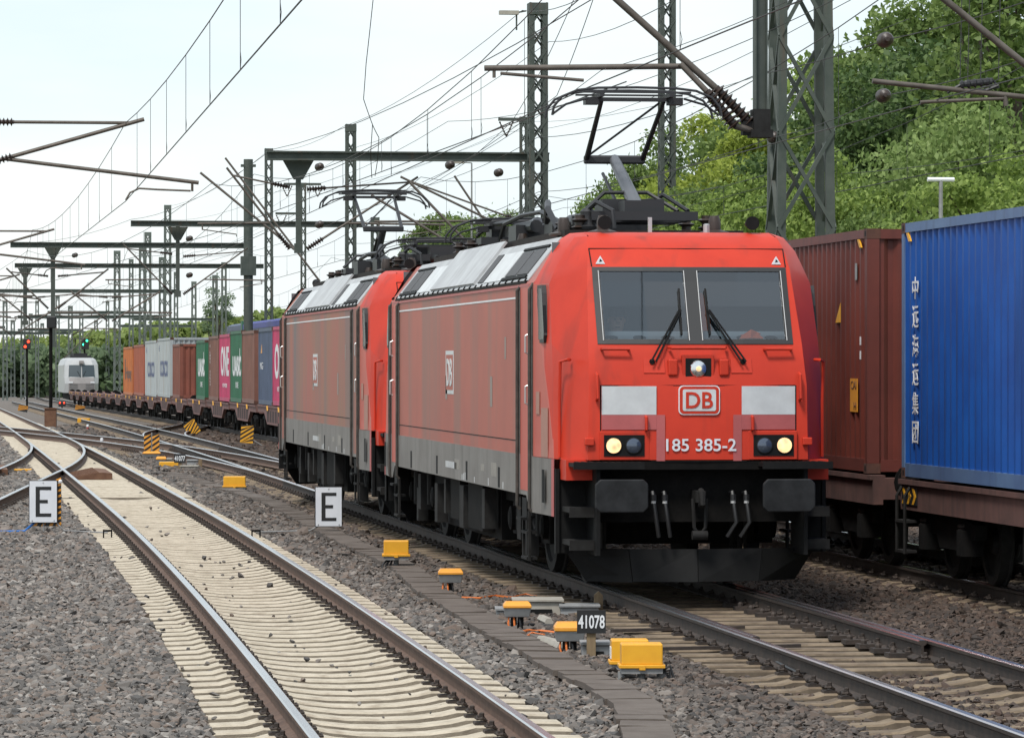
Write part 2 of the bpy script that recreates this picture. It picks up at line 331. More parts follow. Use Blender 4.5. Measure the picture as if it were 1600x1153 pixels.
def track(name, label, cf, v0, v1, smat, rmat, sl0=None, sl1=None, nclip=0, flatf=None, v_ind=300, step=0.645, rails=True):
    t = empty(name); tag(t, label, kind='structure')
    if rails:
        for o in (-.752, .752): rail(t, cf, o, v0, v1, rmat)
    me = sleeper_mesh(smat); mf = sleeper_mesh(smat, True); far = MB(); clips = MB()
    v = (sl0 or v0); k = 0; sv = [p.co.copy() for p in me.vertices]; sf = [tuple(p.vertices) for p in me.polygons]
    cv = [p.co.copy() for p in CLIP.vertices]; cfc = [tuple(p.vertices) for p in CLIP.polygons]
    while v < (sl1 or v1):
        sl = (cf(v + .5) - cf(v - .5)); rz = -math.atan(sl); x, z = cf(v), zg(v) + rnd.uniform(-.003, .003)
        if k < v_ind:
            s = ob_from(mf if flatf and flatf(v) else me, 'sleeper', t, (x, v, z), rz + rnd.uniform(-.004, .004))
            if k < nclip:
                for o in (-.752, .752): ob_from(CLIP, 'rail_clip', s, (o, 0, 0))
            elif v < 130:
                for o in (-.752, .752): clips.add([(p.x + x + o, p.y + v, p.z + z) for p in cv], cfc)
        elif v < 330:
            far.add([(p.x + x, p.y + v, p.z + z) for p in sv], sf)
        k += 1; v += step
    if far.v: tag(far.ob('distant_sleepers', smat, t), kind='stuff')
    if clips.v: tag(clips.ob('distant_rail_clips', 'steel_rust_dark', t), kind='stuff')
    return t
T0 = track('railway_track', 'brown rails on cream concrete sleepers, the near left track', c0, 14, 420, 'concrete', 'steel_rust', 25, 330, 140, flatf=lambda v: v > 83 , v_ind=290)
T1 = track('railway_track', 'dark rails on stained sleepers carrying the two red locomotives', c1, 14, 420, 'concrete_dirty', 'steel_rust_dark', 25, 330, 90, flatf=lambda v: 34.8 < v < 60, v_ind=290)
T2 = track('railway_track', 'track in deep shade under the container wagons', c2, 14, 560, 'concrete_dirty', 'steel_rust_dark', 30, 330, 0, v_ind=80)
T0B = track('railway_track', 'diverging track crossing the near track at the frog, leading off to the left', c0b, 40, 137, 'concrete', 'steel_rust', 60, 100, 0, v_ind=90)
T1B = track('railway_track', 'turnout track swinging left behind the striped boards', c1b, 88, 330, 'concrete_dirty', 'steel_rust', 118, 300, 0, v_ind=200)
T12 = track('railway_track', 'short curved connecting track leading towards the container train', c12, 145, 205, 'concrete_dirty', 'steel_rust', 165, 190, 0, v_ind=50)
for k, (du, lab) in enumerate(((-4.6, 'far left track, nearest to the crossing'), (-9.2, 'far left track, second beyond the crossing'))):
    track('railway_track', lab, lambda v, d=du: UT0 + d, 60 if k else 120, 560, 'concrete_dirty', 'steel_rust', 100, 300, 0, v_ind=0)
for k, (du, lab) in enumerate(((4.6, 'track behind the container train'),)):
    track('railway_track', lab, lambda v, d=du: U2 + d if v < 1e9 else 0, 60, 560, 'concrete_dirty', 'steel_rust', 100, 101, 0, v_ind=0)
# switch blades beside the stock rails in front of the locomotive
rail(T1, lambda v: U1 - .752 + .078 + max(0, v - 36.9) * .004 + c1(v) - U1, 0, 36.9, 62, 'steel_rust_dark', 'switch_blade', -.004)
rail(T1, lambda v: U1 + .752 - .085 - max(0, v - 36.2) * .001 + c1(v) - U1, 0, 36.2, 62, 'steel_rust_dark', 'switch_blade', -.004)
m = MB(); 
for i in range(14): m.box(U1 + .42, U1 + .66, 36.6 + i * .6 - .09, 36.6 + i * .6 + .09, -.178, -.135); m.lathe([(.03, 0), (.03, .03), (.015, .05)], (U1 + .48, 36.6 + i * .6, -.14), n=6)
m.ob('slide_chairs', 'steel_rust_dark', T1)
# ------------------------------------------------------------------ loose ballast
def stone_group():
    g = bpy.data.node_groups.new('ballast_stones', 'GeometryNodeTree'); g.interface.new_socket('Geometry', in_out='INPUT', socket_type='NodeSocketGeometry'); g.interface.new_socket('Geometry', in_out='OUTPUT', socket_type='NodeSocketGeometry')
    i = N(g, 'NodeGroupInput'); o = N(g, 'NodeGroupOutput'); l = g.links.new; jn = N(g, 'GeometryNodeGeometryToInstance')
    for k in range(8):
        ic = N(g, 'GeometryNodeMeshIcoSphere'); ic.inputs['Radius'].default_value = 0.5; ic.inputs['Subdivisions'].default_value = 1
        sp = N(g, 'GeometryNodeSetPosition'); pos = N(g, 'GeometryNodeInputPosition'); wn = N(g, 'ShaderNodeTexWhiteNoise', noise_dimensions='4D'); wn.inputs['W'].default_value = 3.7 * k + 1
        sub = N(g, 'ShaderNodeVectorMath', operation='SUBTRACT'); sub.inputs[1].default_value = (.5, .5, .5)
        sca = N(g, 'ShaderNodeVectorMath', operation='SCALE'); sca.inputs['Scale'].default_value = 0.55
        l(pos.outputs[0], wn.inputs['Vector']); l(wn.outputs['Color'], sub.inputs[0]); l(sub.outputs[0], sca.inputs[0]); l(ic.outputs['Mesh'], sp.inputs['Geometry']); l(sca.outputs[0], sp.inputs['Offset'])
        hull = N(g, 'GeometryNodeConvexHull'); l(sp.outputs['Geometry'], hull.inputs['Geometry'])
        sm = N(g, 'GeometryNodeSetMaterial'); sm.inputs['Material'].default_value = MATS['stone']; l(hull.outputs[0], sm.inputs['Geometry']); l(sm.outputs[0], jn.inputs[0])
    ip = N(g, 'GeometryNodeInstanceOnPoints'); ip.inputs['Pick Instance'].default_value = True
    rv = N(g, 'FunctionNodeRandomValue', data_type='FLOAT_VECTOR'); rv.inputs[1].default_value = (.45, .45, 6.283)
    rv.inputs[0].default_value = (-.45, -.45, 0)
    ri = N(g, 'FunctionNodeRandomValue', data_type='INT'); ri.inputs[4].default_value = 0; ri.inputs[5].default_value = 7
    na = N(g, 'GeometryNodeInputNamedAttribute', data_type='FLOAT_VECTOR'); na.inputs['Name'].default_value = 'size'
    l(i.outputs[0], ip.inputs['Points']); l(jn.outputs[0], ip.inputs['Instance']); l(rv.outputs[0], ip.inputs['Rotation'])
    l(ri.outputs[2], ip.inputs['Instance Index']); l(na.outputs[0], ip.inputs['Scale']); l(ip.outputs[0], o.inputs[0]); return g
ms = bpy.data.materials.new('stone'); MATS['stone'] = ms; ms.use_nodes = True; t_ = ms.node_tree; pb = t_.nodes['Principled BSDF']; pb.inputs['Roughness'].default_value = 0.8
oi = N(t_, 'ShaderNodeObjectInfo'); cr = N(t_, 'ShaderNodeValToRGB'); ge = N(t_, 'ShaderNodeNewGeometry'); sx = N(t_, 'ShaderNodeSeparateXYZ'); 
cr.color_ramp.elements[0].color = (0.06, 0.057, 0.055, 1); cr.color_ramp.elements[1].color = (0.27, 0.25, 0.228, 1)
for p_, c_ in ((.3, (0.115, 0.102, 0.092, 1)), (.55, (0.155, 0.14, 0.127, 1)), (.8, (0.145, 0.108, 0.086, 1))):
    e_ = cr.color_ramp.elements.new(p_); e_.color = c_
t_.links.new(oi.outputs['Random'], cr.inputs['Fac']); t_.links.new(ge.outputs['Position'], sx.inputs[0])
mrn = N(t_, 'ShaderNodeMapRange'); mrn.inputs['From Min'].default_value = 4.6; mrn.inputs['From Max'].default_value = 7.0; t_.links.new(sx.outputs['X'], mrn.inputs['Value'])
mm = N(t_, 'ShaderNodeMix', data_type='RGBA', blend_type='MULTIPLY'); mm.inputs['B'].default_value = (0.40, 0.31, 0.26, 1)     # brake dust around the running tracks
t_.links.new(mrn.outputs['Result'], mm.inputs['Factor']); t_.links.new(cr.outputs['Color'], mm.inputs['A']); t_.links.new(mm.outputs['Result'], pb.inputs['Base Color'])
TROUGH = [(1018, 1190), (1010, 1160), (1004, 1134), (992, 1105), (968, 1088), (947, 1076), (901, 1055), (862, 1034), (836, 1018), (807, 1004), (771, 986), (742, 966), (709, 947), (667, 920), (635, 891), (600, 874), (561, 856), (507, 831), (464, 806), (421, 785), (371, 770), (317, 756), (270, 742), (226, 725)]
TRP = [G(a, b_, -.2) for a, b_ in TROUGH]
def ballast():
    r = np.random.RandomState(3); pts = []; sz = []
    for (z0, z1, dens, s0) in ((25, 40, 760, .044), (40, 58, 480, .050), (58, 85, 200, .065), (85, 130, 80, .085), (130, 200, 22, .12)):
        n = int(dens * .25 * (z1 ** 2 - z0 ** 2) / 2 * 1.06)
        Z = np.sqrt(r.uniform(z0 ** 2, z1 ** 2, n)); k = r.uniform(-.126, .126, n); X = k * Z; u = X * ct + Z * st; v = -X * st + Z * ct
        c = np.array([c0(q) for q in v]); d0 = np.abs(u - c); d1 = np.abs(u - U1); d2 = np.abs(u - U2)
        z = np.array([zg(q) for q in v]) - .235 + r.uniform(-.02, .025, n)
        z = np.where((u < c - 1.3), z + .02 + .06 * np.clip((c - 1.3 - u - .5) / 2, 0, 1), z)
        keep = (u < 16.5) & (u > -18)
        in0 = (d0 < 1.3); in1 = (d1 < 1.3)
        keep &= ~(in0 & (r.rand(n) > .22)); sml = np.where(in0, .7, 1.0); keep &= ~(in1 & (r.rand(n) > .42))
        z = np.where(in0, np.where(r.rand(n) < .014, z + .03, z - .075), z); z = np.where(in1, z - .02, z)
        keep &= ~((d0 > .6) & (d0 < .92)); keep &= ~((d1 > .6) & (d1 < .92))
        tp = np.array([[p.x, p.y] for p in TRP]); tu = np.interp(v, tp[::1, 1], tp[:, 0]) if tp[0, 1] < tp[-1, 1] else np.interp(v, tp[::-1, 1], tp[::-1, 0])
        keep &= ~((np.abs(u - tu) < .19) & (r.rand(n) > .03))
        s = s0 * sml * r.lognormal(0, .28, n); asp = np.stack([s * r.uniform(.9, 1.5, n), s * r.uniform(.8, 1.2, n), s * r.uniform(.55, .95, n)], 1)
        pts.append(np.stack([u, v, z], 1)[keep]); sz.append(asp[keep])
    pts = np.concatenate(pts); sz = np.concatenate(sz); me = bpy.data.meshes.new('ballast'); me.vertices.add(len(pts)); me.vertices.foreach_set('co', pts.astype(np.float32).ravel())
    at = me.attributes.new('size', 'FLOAT_VECTOR', 'POINT'); at.data.foreach_set('vector', sz.astype(np.float32).ravel()); me.materials.append(MATS['stone'])
    o = bpy.data.objects.new('ballast', me); COL.objects.link(o); md = o.modifiers.new('stones', 'NODES'); md.node_group = stone_group()
    tag(o, 'loose grey and brown crushed-stone ballast between and beside the tracks', 'ballast', kind='stuff'); return o
ballast()
# cable trough of concrete lids
ctr = empty('cable_trough'); tag(ctr, 'dark brown row of concrete trough lids winding between the two tracks', 'cable trough')
def resample(pts, step):
    out_ = []; acc = 0.0
    for a, b_ in zip(pts, pts[1:]):
        Ln = (b_ - a).length; d = acc
        while d < Ln: out_.append((a + (b_ - a) * (d / Ln), (b_ - a).normalized())); d += step
        acc = d - Ln
    return out_
lid = MB().box(-.18, .18, -.24, .24, -.05, 0).mesh('lid', 'trough')
for i, (p, d) in enumerate(resample(TRP, .5)[:150]):
    o = ob_from(lid, 'lid', ctr, (p.x + rnd.uniform(-.02, .02), p.y, p.z + .035 + rnd.uniform(-.006, .012)), math.atan2(-d.x, d.y) + rnd.uniform(-.04, .04)); o.rotation_euler[1] = rnd.uniform(-.03, .03); o.rotation_euler[0] = rnd.uniform(-.02, .02)
# ------------------------------------------------------------------ red electric locomotives
LL = 18.9
def lerp(a, b_, t): return a + (b_ - a) * t
# rows of the cab: z, half width and y of the front-face edge (a), of the outer corner (b), of the flank (c)
CAB = [(0.97, 1.16, .44, 1.435, .93, 1.489), (1.40, 1.16, .44, 1.435, .94, 1.489), (2.17, 1.15, .45, 1.435, 1.05, 1.489), (2.61, 1.13, .615, 1.43, 1.215, 1.489),
       (3.26, 1.09, .95, 1.405, 1.52, 1.489), (3.40, 1.08, 1.01, 1.345, 1.55, 1.415), (3.60, 1.05, 1.18, 1.24, 1.52, 1.30), (3.745, 1.02, 1.42, 1.13, 1.60, 1.19), (3.80, .98, 1.75, 1.06, 1.95, 1.10)]
YC = 2.15                                              # where the cab meets the plain body
def fz(z, x=None):                                     # y of the front face at height z
    for r0, r1 in zip(CAB, CAB[1:]):
        if r0[0] <= z <= r1[0]: return lerp(r0[2], r1[2], (z - r0[0]) / (r1[0] - r0[0]))
    return .44
def cab_shell(sgn_back=False):
    m = MB(); rows = []
    for (z, a, ya, b_, yb, c) in CAB:
        bow = lambda x: 0.045 * (1 - (abs(x) / a) ** 2) if abs(x) < a else 0.0
        row = [(-c, YC, z), (-b_, yb, z)] + [(x, ya - bow(x), z) for x in (-a, -1.0, -.5, -.055, .055, .5, 1.0, a)] + [(b_, yb, z), (c, YC, z)]
        rows.append(row)
    n = 12; m.v = [p for r in rows for p in r]
    for i in range(1, len(rows) - 1):                  # lowest band left open for the buffer bay
        for j in range(n - 1):
            if i in (3, 4) and j in (3, 4, 6, 7): continue        # windscreen openings
            m.f.append((i * n + j, i * n + j + 1, (i + 1) * n + j + 1, (i + 1) * n + j))
    m.f.append(tuple((len(rows) - 1) * n + j for j in range(n)))
    m.f.append(tuple(n + j for j in reversed(range(n))))
    m.mi = [0] * len(m.f)
    return m
def rev(m):                                            # turn a builder round to the other end of the locomotive
    m.v = [(-x, LL - y, z) for (x, y, z) in m.v]; return m
def pantograph(parent, y0, up, face=1):
    pt = empty('pantograph', parent=parent); zb = 3.93
    f = MB()
    for x in (-.55, .55): f.bar((x, y0 - .7, zb + .12), (x, y0 + .8, zb + .12), .07, .09)
    for y in (-.7, 0, .8): f.bar((-.6, y0 + y, zb + .12), (.6, y0 + y, zb + .12), .08, .1)
    f.box(-.35, .35, y0 + .1, y0 + .7, zb + .16, zb + .34); f.box(-.2, .25, y0 - .55, y0 - .1, zb + .16, zb + .3)
    f.tube([(-.55, y0 + .2, zb + .2), (-.3, y0 + .3, zb + .42), (.2, y0 + .3, zb + .42), (.5, y0, zb + .2)], .025, 6); f.tube([(.1, y0 + .5, zb + .2), (.4, y0 + .4, zb + .4), (.6, y0 - .1, zb + .2)], .025, 6)
    f.ob('base_frame', 'panto', pt)
    for x, y in ((-.72, -.6), (.72, -.6), (-.72, .7), (.72, .7)):
        i = MB(); i.ins((x, y0 + y, zb - .12), (x, y0 + y, zb + .13), .10, 12, 3, .55); i.ob('insulator', 'ceramic', pt, smooth=True)
    if up:
        k = Vector((0, y0 + 1.45 * face, 4.78)); hd = Vector((0, y0 + .1, 5.50)); bs = Vector((0, y0 - .25 * face, zb + .2))
        MB().tube([bs, k], [.085, .065], 12).ob('lower_arm', 'panto_grey', pt, smooth=True)
        MB().tube([(-.12, y0 + .25 * face, zb + .2), (-.12, y0 + 1.55 * face, 4.62)], .022, 6).ob('control_rod', 'panto', pt)
        a = MB(); a.bar(k + Vector((-.36, 0, 0)), k + Vector((.36, 0, 0)), .10, .10); a.ob('knee_joint', 'panto', pt, bevel=.02)
        for s in (-1, 1): MB().tube([k + Vector((s * .33, 0, 0)), hd + Vector((s * .36, .0, -.10))], [.034, .026], 8).ob('upper_arm', 'panto', pt)
        MB().tube([k + Vector((-.33, 0, .03)), hd + Vector((.30, 0, -.14))], .014, 5).ob('brace', 'panto', pt)
    else:
        k = Vector((0, y0 + 1.9 * face, zb + .34)); hd = Vector((0, y0 + .05, zb + .42)); bs = Vector((0, y0 - .25 * face, zb + .2))
        MB().tube([bs, k], [.085, .065], 12).ob('lower_arm', 'panto_grey', pt, smooth=True)
        for s in (-1, 1): MB().tube([k + Vector((s * .33, 0, 0)), hd + Vector((s * .36, 0, -.06))], [.034, .026], 8).ob('upper_arm', 'panto', pt)
    for dy in (-.28, .28):
        c = MB(); pts = [(-.97, 0, -.30), (-.95, 0, -.2), (-.86, 0, -.09), (-.68, 0, -.015), (-.45, 0, .012), (0, 0, .02), (.45, 0, .012), (.68, 0, -.015), (.86, 0, -.09), (.95, 0, -.2), (.97, 0, -.30)]
        c.tube([hd + Vector((x, dy, z)) for x, _, z in pts], .015, 7); c.bar(hd + Vector((-.62, dy, -.035)), hd + Vector((.62, dy, -.035)), .03, .022); c.ob('contact_strip', 'panto', pt)
    c = MB()
    for s in (-1, 1):
        c.bar(hd + Vector((s * .40, -.30, -.06)), hd + Vector((s * .40, .30, -.06)), .05, .05); c.tube([hd + Vector((s * .55, -.2, -.1)), hd + Vector((s * .8, -.2, -.17)), hd + Vector((s * .95, -.2, -.28))], .014, 5)
        c.cbox(hd + Vector((s * .48, 0, -.12)), (.16, .2, .08))
    c.bar(hd + Vector((-.45, 0, -.10)), hd + Vector((.45, 0, -.10)), .045, .045); c.ob('head_carrier', 'panto', pt)
def wheel_mb(x, y, s):
    m = MB(); m.lathe([(.655, 0), (.655, .025), (.625, .04), (.622, .135), (.52, .138), (.50, .10), (.20, .085), (.19, .15), (.10, .16)], (x, y, .625), (s, 0, 0), 28); return m
def loco(label, loc, rz, side_mat, first=True, number=True):
    R = empty('electric_locomotive', loc, rz); tag(R, label, 'locomotive', 'red double-headed locomotives')
    # body shell between the cabs
    m = MB(); sec = [(-1.489, .97), (-1.489, 3.27), (-1.12, 3.76), (-.98, 3.80), (.98, 3.80), (1.12, 3.76), (1.489, 3.27), (1.489, .97)]
    m.prism(sec, 'y', YC, LL - YC); body = m.ob('body', side_mat, R)
    for back in (0, 1):
        X = rev if back else (lambda q: q)
        sgnn = -1 if back else 1
        cab = X(cab_shell()).ob('cab', 'red', R, smooth=True, bevel=.05, seg=3)
        # flanks of the cab ends carry the faded side paint
        for s in (-1, 1):
            q = MB()
            q.panel(*( [(s * 1.437, .97, 1.405), (s * 1.4895, YC, 1.405), (s * 1.4895, YC, 3.25), (s * 1.408, 1.54, 3.25), (s * 1.433, 1.23, 2.58)][i] for i in ((0, 1, 2, 3) if s > 0 else (3, 2, 1, 0))), .004)
            X(q).ob('cab_side', 'red_cabside', R)
            q = MB(); q.panel(*( [(s * 1.439, .95, .80), (s * 1.489, YC, .80), (s * 1.489, YC, 1.40), (s * 1.439, .95, 1.40)][i] for i in ((0, 1, 2, 3) if s > 0 else (3, 2, 1, 0))), .006); X(q).ob('skirt_corner', 'skirt', R)
            q = MB(); q.panel(*( [(s * 1.446, .93, .80), (s * 1.453, 1.06, .80), (s * 1.453, 1.06, 1.40), (s * 1.446, .93, 1.40)][i] for i in ((0, 1, 2, 3) if s > 0 else (3, 2, 1, 0))), .005); X(q).ob('corner_stripe', 'pink_patch', R)
            # cab side window
            yw0, yw1 = 1.60, 2.02; w_ = MB(); xw = lambda y: s * (1.425 + (y - 1.3) * .075 + .012)
            poly = [(yw0 - .10, 2.62), (yw1 - .04, 2.62), (yw1, 2.68), (yw1, 3.18), (yw1 - .04, 3.235), (yw0 + .06, 3.235), (yw0 + .02, 3.15), (yw0 - .13, 2.70)]
            w_.prism([(y, z) for y, z in poly], 'x', s * 1.40, s * 1.475); wo = X(w_).ob('side_window', 'rubber', R)
            pl = [(yw0 - .06 + (y - yw0 + .06) * .9 + .0, 2.93 + (z - 2.93) * .88) for y, z in poly]
            X(MB().prism(pl, 'x', s * 1.44, s * 1.478)).ob('pane', 'side_glass', wo)
            # door with its two handrails, handles, window sill and ladder
            y0, y1 = 2.26, 3.24
            d = MB(); d.box(s * 1.486, s * 1.497, y0 + .08, y1 - .08, 1.02, 3.27); do = X(d).ob('door', 'red_cabside' if side_mat == 'red_side' else side_mat, R)
            for y in (y0, y1):
                h = MB(); h.tube([(s * 1.49, y, 3.24), (s * 1.522, y, 3.2), (s * 1.522, y, .84), (s * 1.49, y, .8)], .02, 7); h.box(s * 1.488, s * 1.4965, y - .045, y + .045, 1.41, 3.27); X(h).ob('handrail', 'door_rail', R)
            for z in (1.95, 2.5):
                h = MB(); h.tube([(s * 1.49, y0 + .22, z), (s * 1.535, y0 + .22, z + .02), (s * 1.535, y0 + .22, z + .2), (s * 1.49, y0 + .22, z + .22)], .012, 6); X(h).ob('handle', 'alu', do)
            h = MB(); h.box(s * 1.47, s * 1.56, y0 + .42, y0 + .78, .70, .73); h.box(s * 1.4905, s * 1.494, y0 + .42, y0 + .78, .73, .94); X(h).ob('step_pocket', 'black', R)
            h = MB()
            for y in (y0 + .38, y0 + .82): h.bar((s * 1.47, y, .26), (s * 1.47, y, .80), .03, .05)
            for z in (.27, .55): h.box(s * 1.38, s * 1.50, y0 + .38, y0 + .82, z, z + .03)
            X(h).ob('ladder', 'under_grey', R)
            h = MB(); h.box(s * 1.4895, s * 1.4955, 1.35, 1.50, .93, 1.28); X(h).ob('socket_hatch', 'black', R)
            # corner stair beside the buffers
            h = MB()
            for z in (.52, .86): h.box(s * 1.10, s * 1.37, .36, .86, z, z + .05); h.box(s * 1.10, s * 1.37, .34, .36, z - .05, z + .055)
            X(h).ob('corner_step', 'under_grey', R)
            h = MB(); h.box(s * 1.07, s * 1.11, .20, .90, .42, 1.34); h.box(s * 1.40, s * 1.44, .86, .95, .42, 1.30); h.box(s * 1.1, s * 1.42, .90, .95, .42, 1.30); X(h).ob('stair_cheek', 'black', R)
            h = MB(); h.box(s * 1.11, s * 1.385, .48, .93, 1.19, 1.40); X(h).ob('corner_panel', 'red', R)
            h = MB(); h.box(s * .62, s * 1.36, .14, .58, 1.335, 1.375); h.box(s * .62, s * 1.36, .125, .14, 1.31, 1.385)
            for k in range(10): h.box(s * (.64 + k * .07), s * (.67 + k * .07), .15, .50, 1.375, 1.385)
            X(h).ob('front_step', 'black', R)
            # buffer
            h = MB(); h.lathe([(.13, 0), (.13, -.30), (.10, -.31), (.10, -.54)], (s * .875, .60, 1.04), (0, 1, 0), 16); bo = X(h).ob('buffer', 'under', R, smooth=True)
            h = MB(); w2, h2 = .275, .17; c2_ = .05
            h.prism([(s * .875 + x, 1.04 + z) for x, z in ((-w2 + c2_, -h2), (w2 - c2_, -h2), (w2, -h2 + c2_), (w2, h2 - c2_), (w2 - c2_, h2), (-w2 + c2_, h2), (-w2, h2 - c2_), (-w2, -h2 + c2_))], 'y', 0, .045); X(h).ob('buffer_head', 'buffer', bo, bevel=.012)
            # lamps
            h = MB(); x0, x1 = s * .52, s * 1.04; h.box(min(x0, x1), max(x0, x1), fz(1.55) - .04, fz(1.55) + .02, 1.40, 1.70); lo_ = X(h).ob('lamp_housing', 'red', R, bevel=.008)
            h = MB(); h.box(min(s * .575, s * 1.0), max(s * .575, s * 1.0), fz(1.55) - .048, fz(1.55) - .035, 1.44, 1.66); X(h).ob('lamp_recess', 'black', lo_)
            for (lx, mt) in ((.90, 'lamp_lit' if not back and first else 'lamp_dark'), (.69, 'lamp_dark')):
                h = MB(); h.lathe([(.08, 0), (.078, .012), (.055, .022), (.02, .026)], (s * lx, fz(1.55) - .046, 1.55), (0, -1, 0), 20); X(h).ob('lamp', mt, lo_, smooth=True)
                h = MB(); h.lathe([(.086, 0), (.086, .014), (.079, .016), (.079, .0)], (s * lx, fz(1.55) - .046, 1.55), (0, -1, 0), 20); X(h).ob('lamp_ring', 'under_grey', lo_, smooth=True)
            # white panel, faded patch, grab irons
            yf = fz(2.0) - .03
            for (z0, z1, mt, nm, xa, xb) in ((1.87, 2.165, 'white_panel', 'white_panel', .45, 1.02), (1.715, 1.868, 'pink_patch', 'faded_patch', .45, 1.02), (1.39, 1.868, 'pink_patch', 'faded_patch', .36, .449)):
                a = s * xa; b_ = s * xb; bw = lambda x: .045 * (1 - (abs(x) / 1.16) ** 2)
                pa = [(a, .446 - bw(a), z0), (b_, .446 - bw(b_), z0), (b_, .446 - bw(b_), z1), (a, .446 - bw(a), z1)]
                pa = [(x, y - (0.006 if z < 2.0 else 0.004), z) for x, y, z in pa]
                q = MB(); q.panel(*(pa if s > 0 else [pa[1], pa[0], pa[3], pa[2]]), .006); X(q).ob(nm, mt, R)
            for pts in ([(s * .56, .44, 1.86), (s * .56, .36, 1.84), (s * .56, .36, 1.72), (s * .56, .44, 1.70)], [(s * 1.07, .46, 2.30), (s * 1.07, .39, 2.28), (s * 1.07, .37, 2.04), (s * 1.07, .43, 2.02)],
                        [(s * 1.0, .60, 2.55), (s * 1.0, .50, 2.55), (s * .72, .48, 2.55), (s * .72, .56, 2.55)], [(s * 1.30, .78, 2.44), (s * 1.34, .68, 2.44), (s * 1.40, .80, 2.42), (s * 1.40, .86, 2.0), (s * 1.40, .86, 1.42)]):
                X(MB().tube(pts, .017, 7)).ob('grab_iron', 'red', R, smooth=True)
            q = MB(); q.box(s * 1.10, s * 1.2, .40, .47, 1.55, 1.63); X(q).ob('lamp_bracket', 'red', R, bevel=.01)
            q = MB(); q.cbox((s * .27, fz(2.36) - .06, 2.36), (.10, .09, .17)); X(q).ob('marker_box', 'red', R, bevel=.015)
            q = MB(); q.panel(*[(x, fz(z) - .047 + .045 * (abs(x) / 1.16) ** 2, z) for x, z in ((-.57 + s * .0 if s < 0 else .35, 2.30), (-.35 if s < 0 else .57, 2.30), (-.35 if s < 0 else .57, 2.45), (-.57 if s < 0 else .35, 2.45))], .008); X(q).ob('wiper_cover', 'red', R)
            # horns, wipers
            q = MB(); q.lathe([(.075, 0), (.075, .02), (.06, .04), (.04, .2), (.03, .3)], (s * .80, 1.62, 3.90), (0, 1, 0), 16); X(q).ob('horn', 'black', R, smooth=True)
            q = MB(); fy = lambda z: lerp(.60, .95, (z - 2.58) / .68) - .045 - .03
            for dx in (0, .05): q.tube([(s * (.50 - dx), fy(2.42) - .02, 2.42), (s * (.16 - dx * .4), fy(2.96) - .03, 2.96)], .011, 5)
            q.bar((s * .15, fy(2.72), 2.70), (s * .14, fy(3.18), 3.18), .02, .03); q.lathe([(.03, 0), (.03, .05)], (s * .48, fz(2.42) - .07, 2.42), (0, 1, 0), 8); X(q).ob('wiper', 'black', R)
        # windscreen on its black surround
        def wp(x, z, t=0):
            return (x, fz(z) - .045 * (1 - (abs(x) / 1.1) ** 2) - t, z)
        q = MB()
        for za, zb_ in zip((2.60, 3.00, 3.26), (3.00, 3.26, 3.41)):
            for xa, xb in ((-1.035, -.955), (-.08, .08), (.955, 1.035)): q.panel(wp(xa, za, .002), wp(xb, za, .002), wp(xb, zb_, .002), wp(xa, zb_, .002), .008)
        for za, zb_ in ((2.60, 2.65), (3.365, 3.41)):
            for xa, xb in ((-.955, -.5), (-.5, -.08), (.08, .5), (.5, .955)): q.panel(wp(xa, za, .002), wp(xb, za, .002), wp(xb, zb_, .002), wp(xa, zb_, .002), .008)
        X(q).ob('windscreen_surround', 'rubber', R)
        for s in (-1, 1):
            q = MB(); xs2 = [s * x for x in (.055, .5, .99)]
            for za, zb_ in zip((2.62, 3.00, 3.26), (3.00, 3.26, 3.39)):
                for xa, xb in zip(xs2, xs2[1:]): q.quad(wp(xa, za, .0), wp(xb, za, .0), wp(xb, zb_, .0), wp(xa, zb_, .0))
            wo = X(q).ob('windscreen', 'windscreen', R)
            q = MB()
            for x in (.07, .972): q.tube([wp(s * x, 2.64, .014), wp(s * x, 3.0, .014), wp(s * x, 3.375, .014)], .005, 5)
            X(q).ob('glazing_strip', 'strip_grey', wo)
        q = MB()
        for a, b_ in (((-1.035, 3.42), (-1.04, 3.61)), ((1.035, 3.42), (1.04, 3.61)), ((-1.04, 3.61), (0, 3.61)), ((0, 3.61), (1.04, 3.61))): q.bar(wp(*a, .003), wp(*b_, .003), .012, .012)
        X(q).ob('brow_seam', 'black', R)
        q = MB()
        for a, b_ in (((-1.03, 2.172), (0, 2.172)), ((0, 2.172), (1.03, 2.172)), ((-1.03, 1.39), (-1.03, 2.172)), ((1.03, 1.39), (1.03, 2.172)), ((-.5, 1.385), (0, 1.385)), ((0, 1.385), (.5, 1.385))): q.bar(wp(*a, .001), wp(*b_, .001), .012, .010)
        X(q).ob('front_seam', 'black', R)
        q = MB(); q.box(-1.3, 1.3, 2.06, 2.10, 2.0, 3.7); X(q).ob('cab_bulkhead', 'cab_grey', R)
        q = MB(); q.prism([(.72, 2.30), (1.25, 2.30), (1.25, 2.72), (1.05, 2.74), (.74, 2.62)], 'x', -1.1, 1.1); X(q).ob('driving_desk', 'cab_desk', R)
        for x in (-.85, -.55, -.25, .25, .55, .85): X(MB().lathe([(.07, 0), (.07, .01), (.05, .015)], (x, .86, 2.665), (0, -.3, 1), 12)).ob('desk_vent', 'black', R)
        # centre lamp
        yy = fz(2.35) - .05
        q = MB(); q.box(-.17, .17, yy - .02, yy + .06, 2.20, 2.49); lo_ = X(q).ob('lamp_housing', 'red', R, bevel=.01)
        X(MB().box(-.135, .135, yy - .026, yy - .018, 2.235, 2.455)).ob('lamp_recess', 'black', lo_)
        X(MB().lathe([(.09, 0), (.08, .012), (.04, .02)], (0, yy - .025, 2.345), (0, -1, 0), 20)).ob('lamp', 'reflector', lo_, smooth=True)
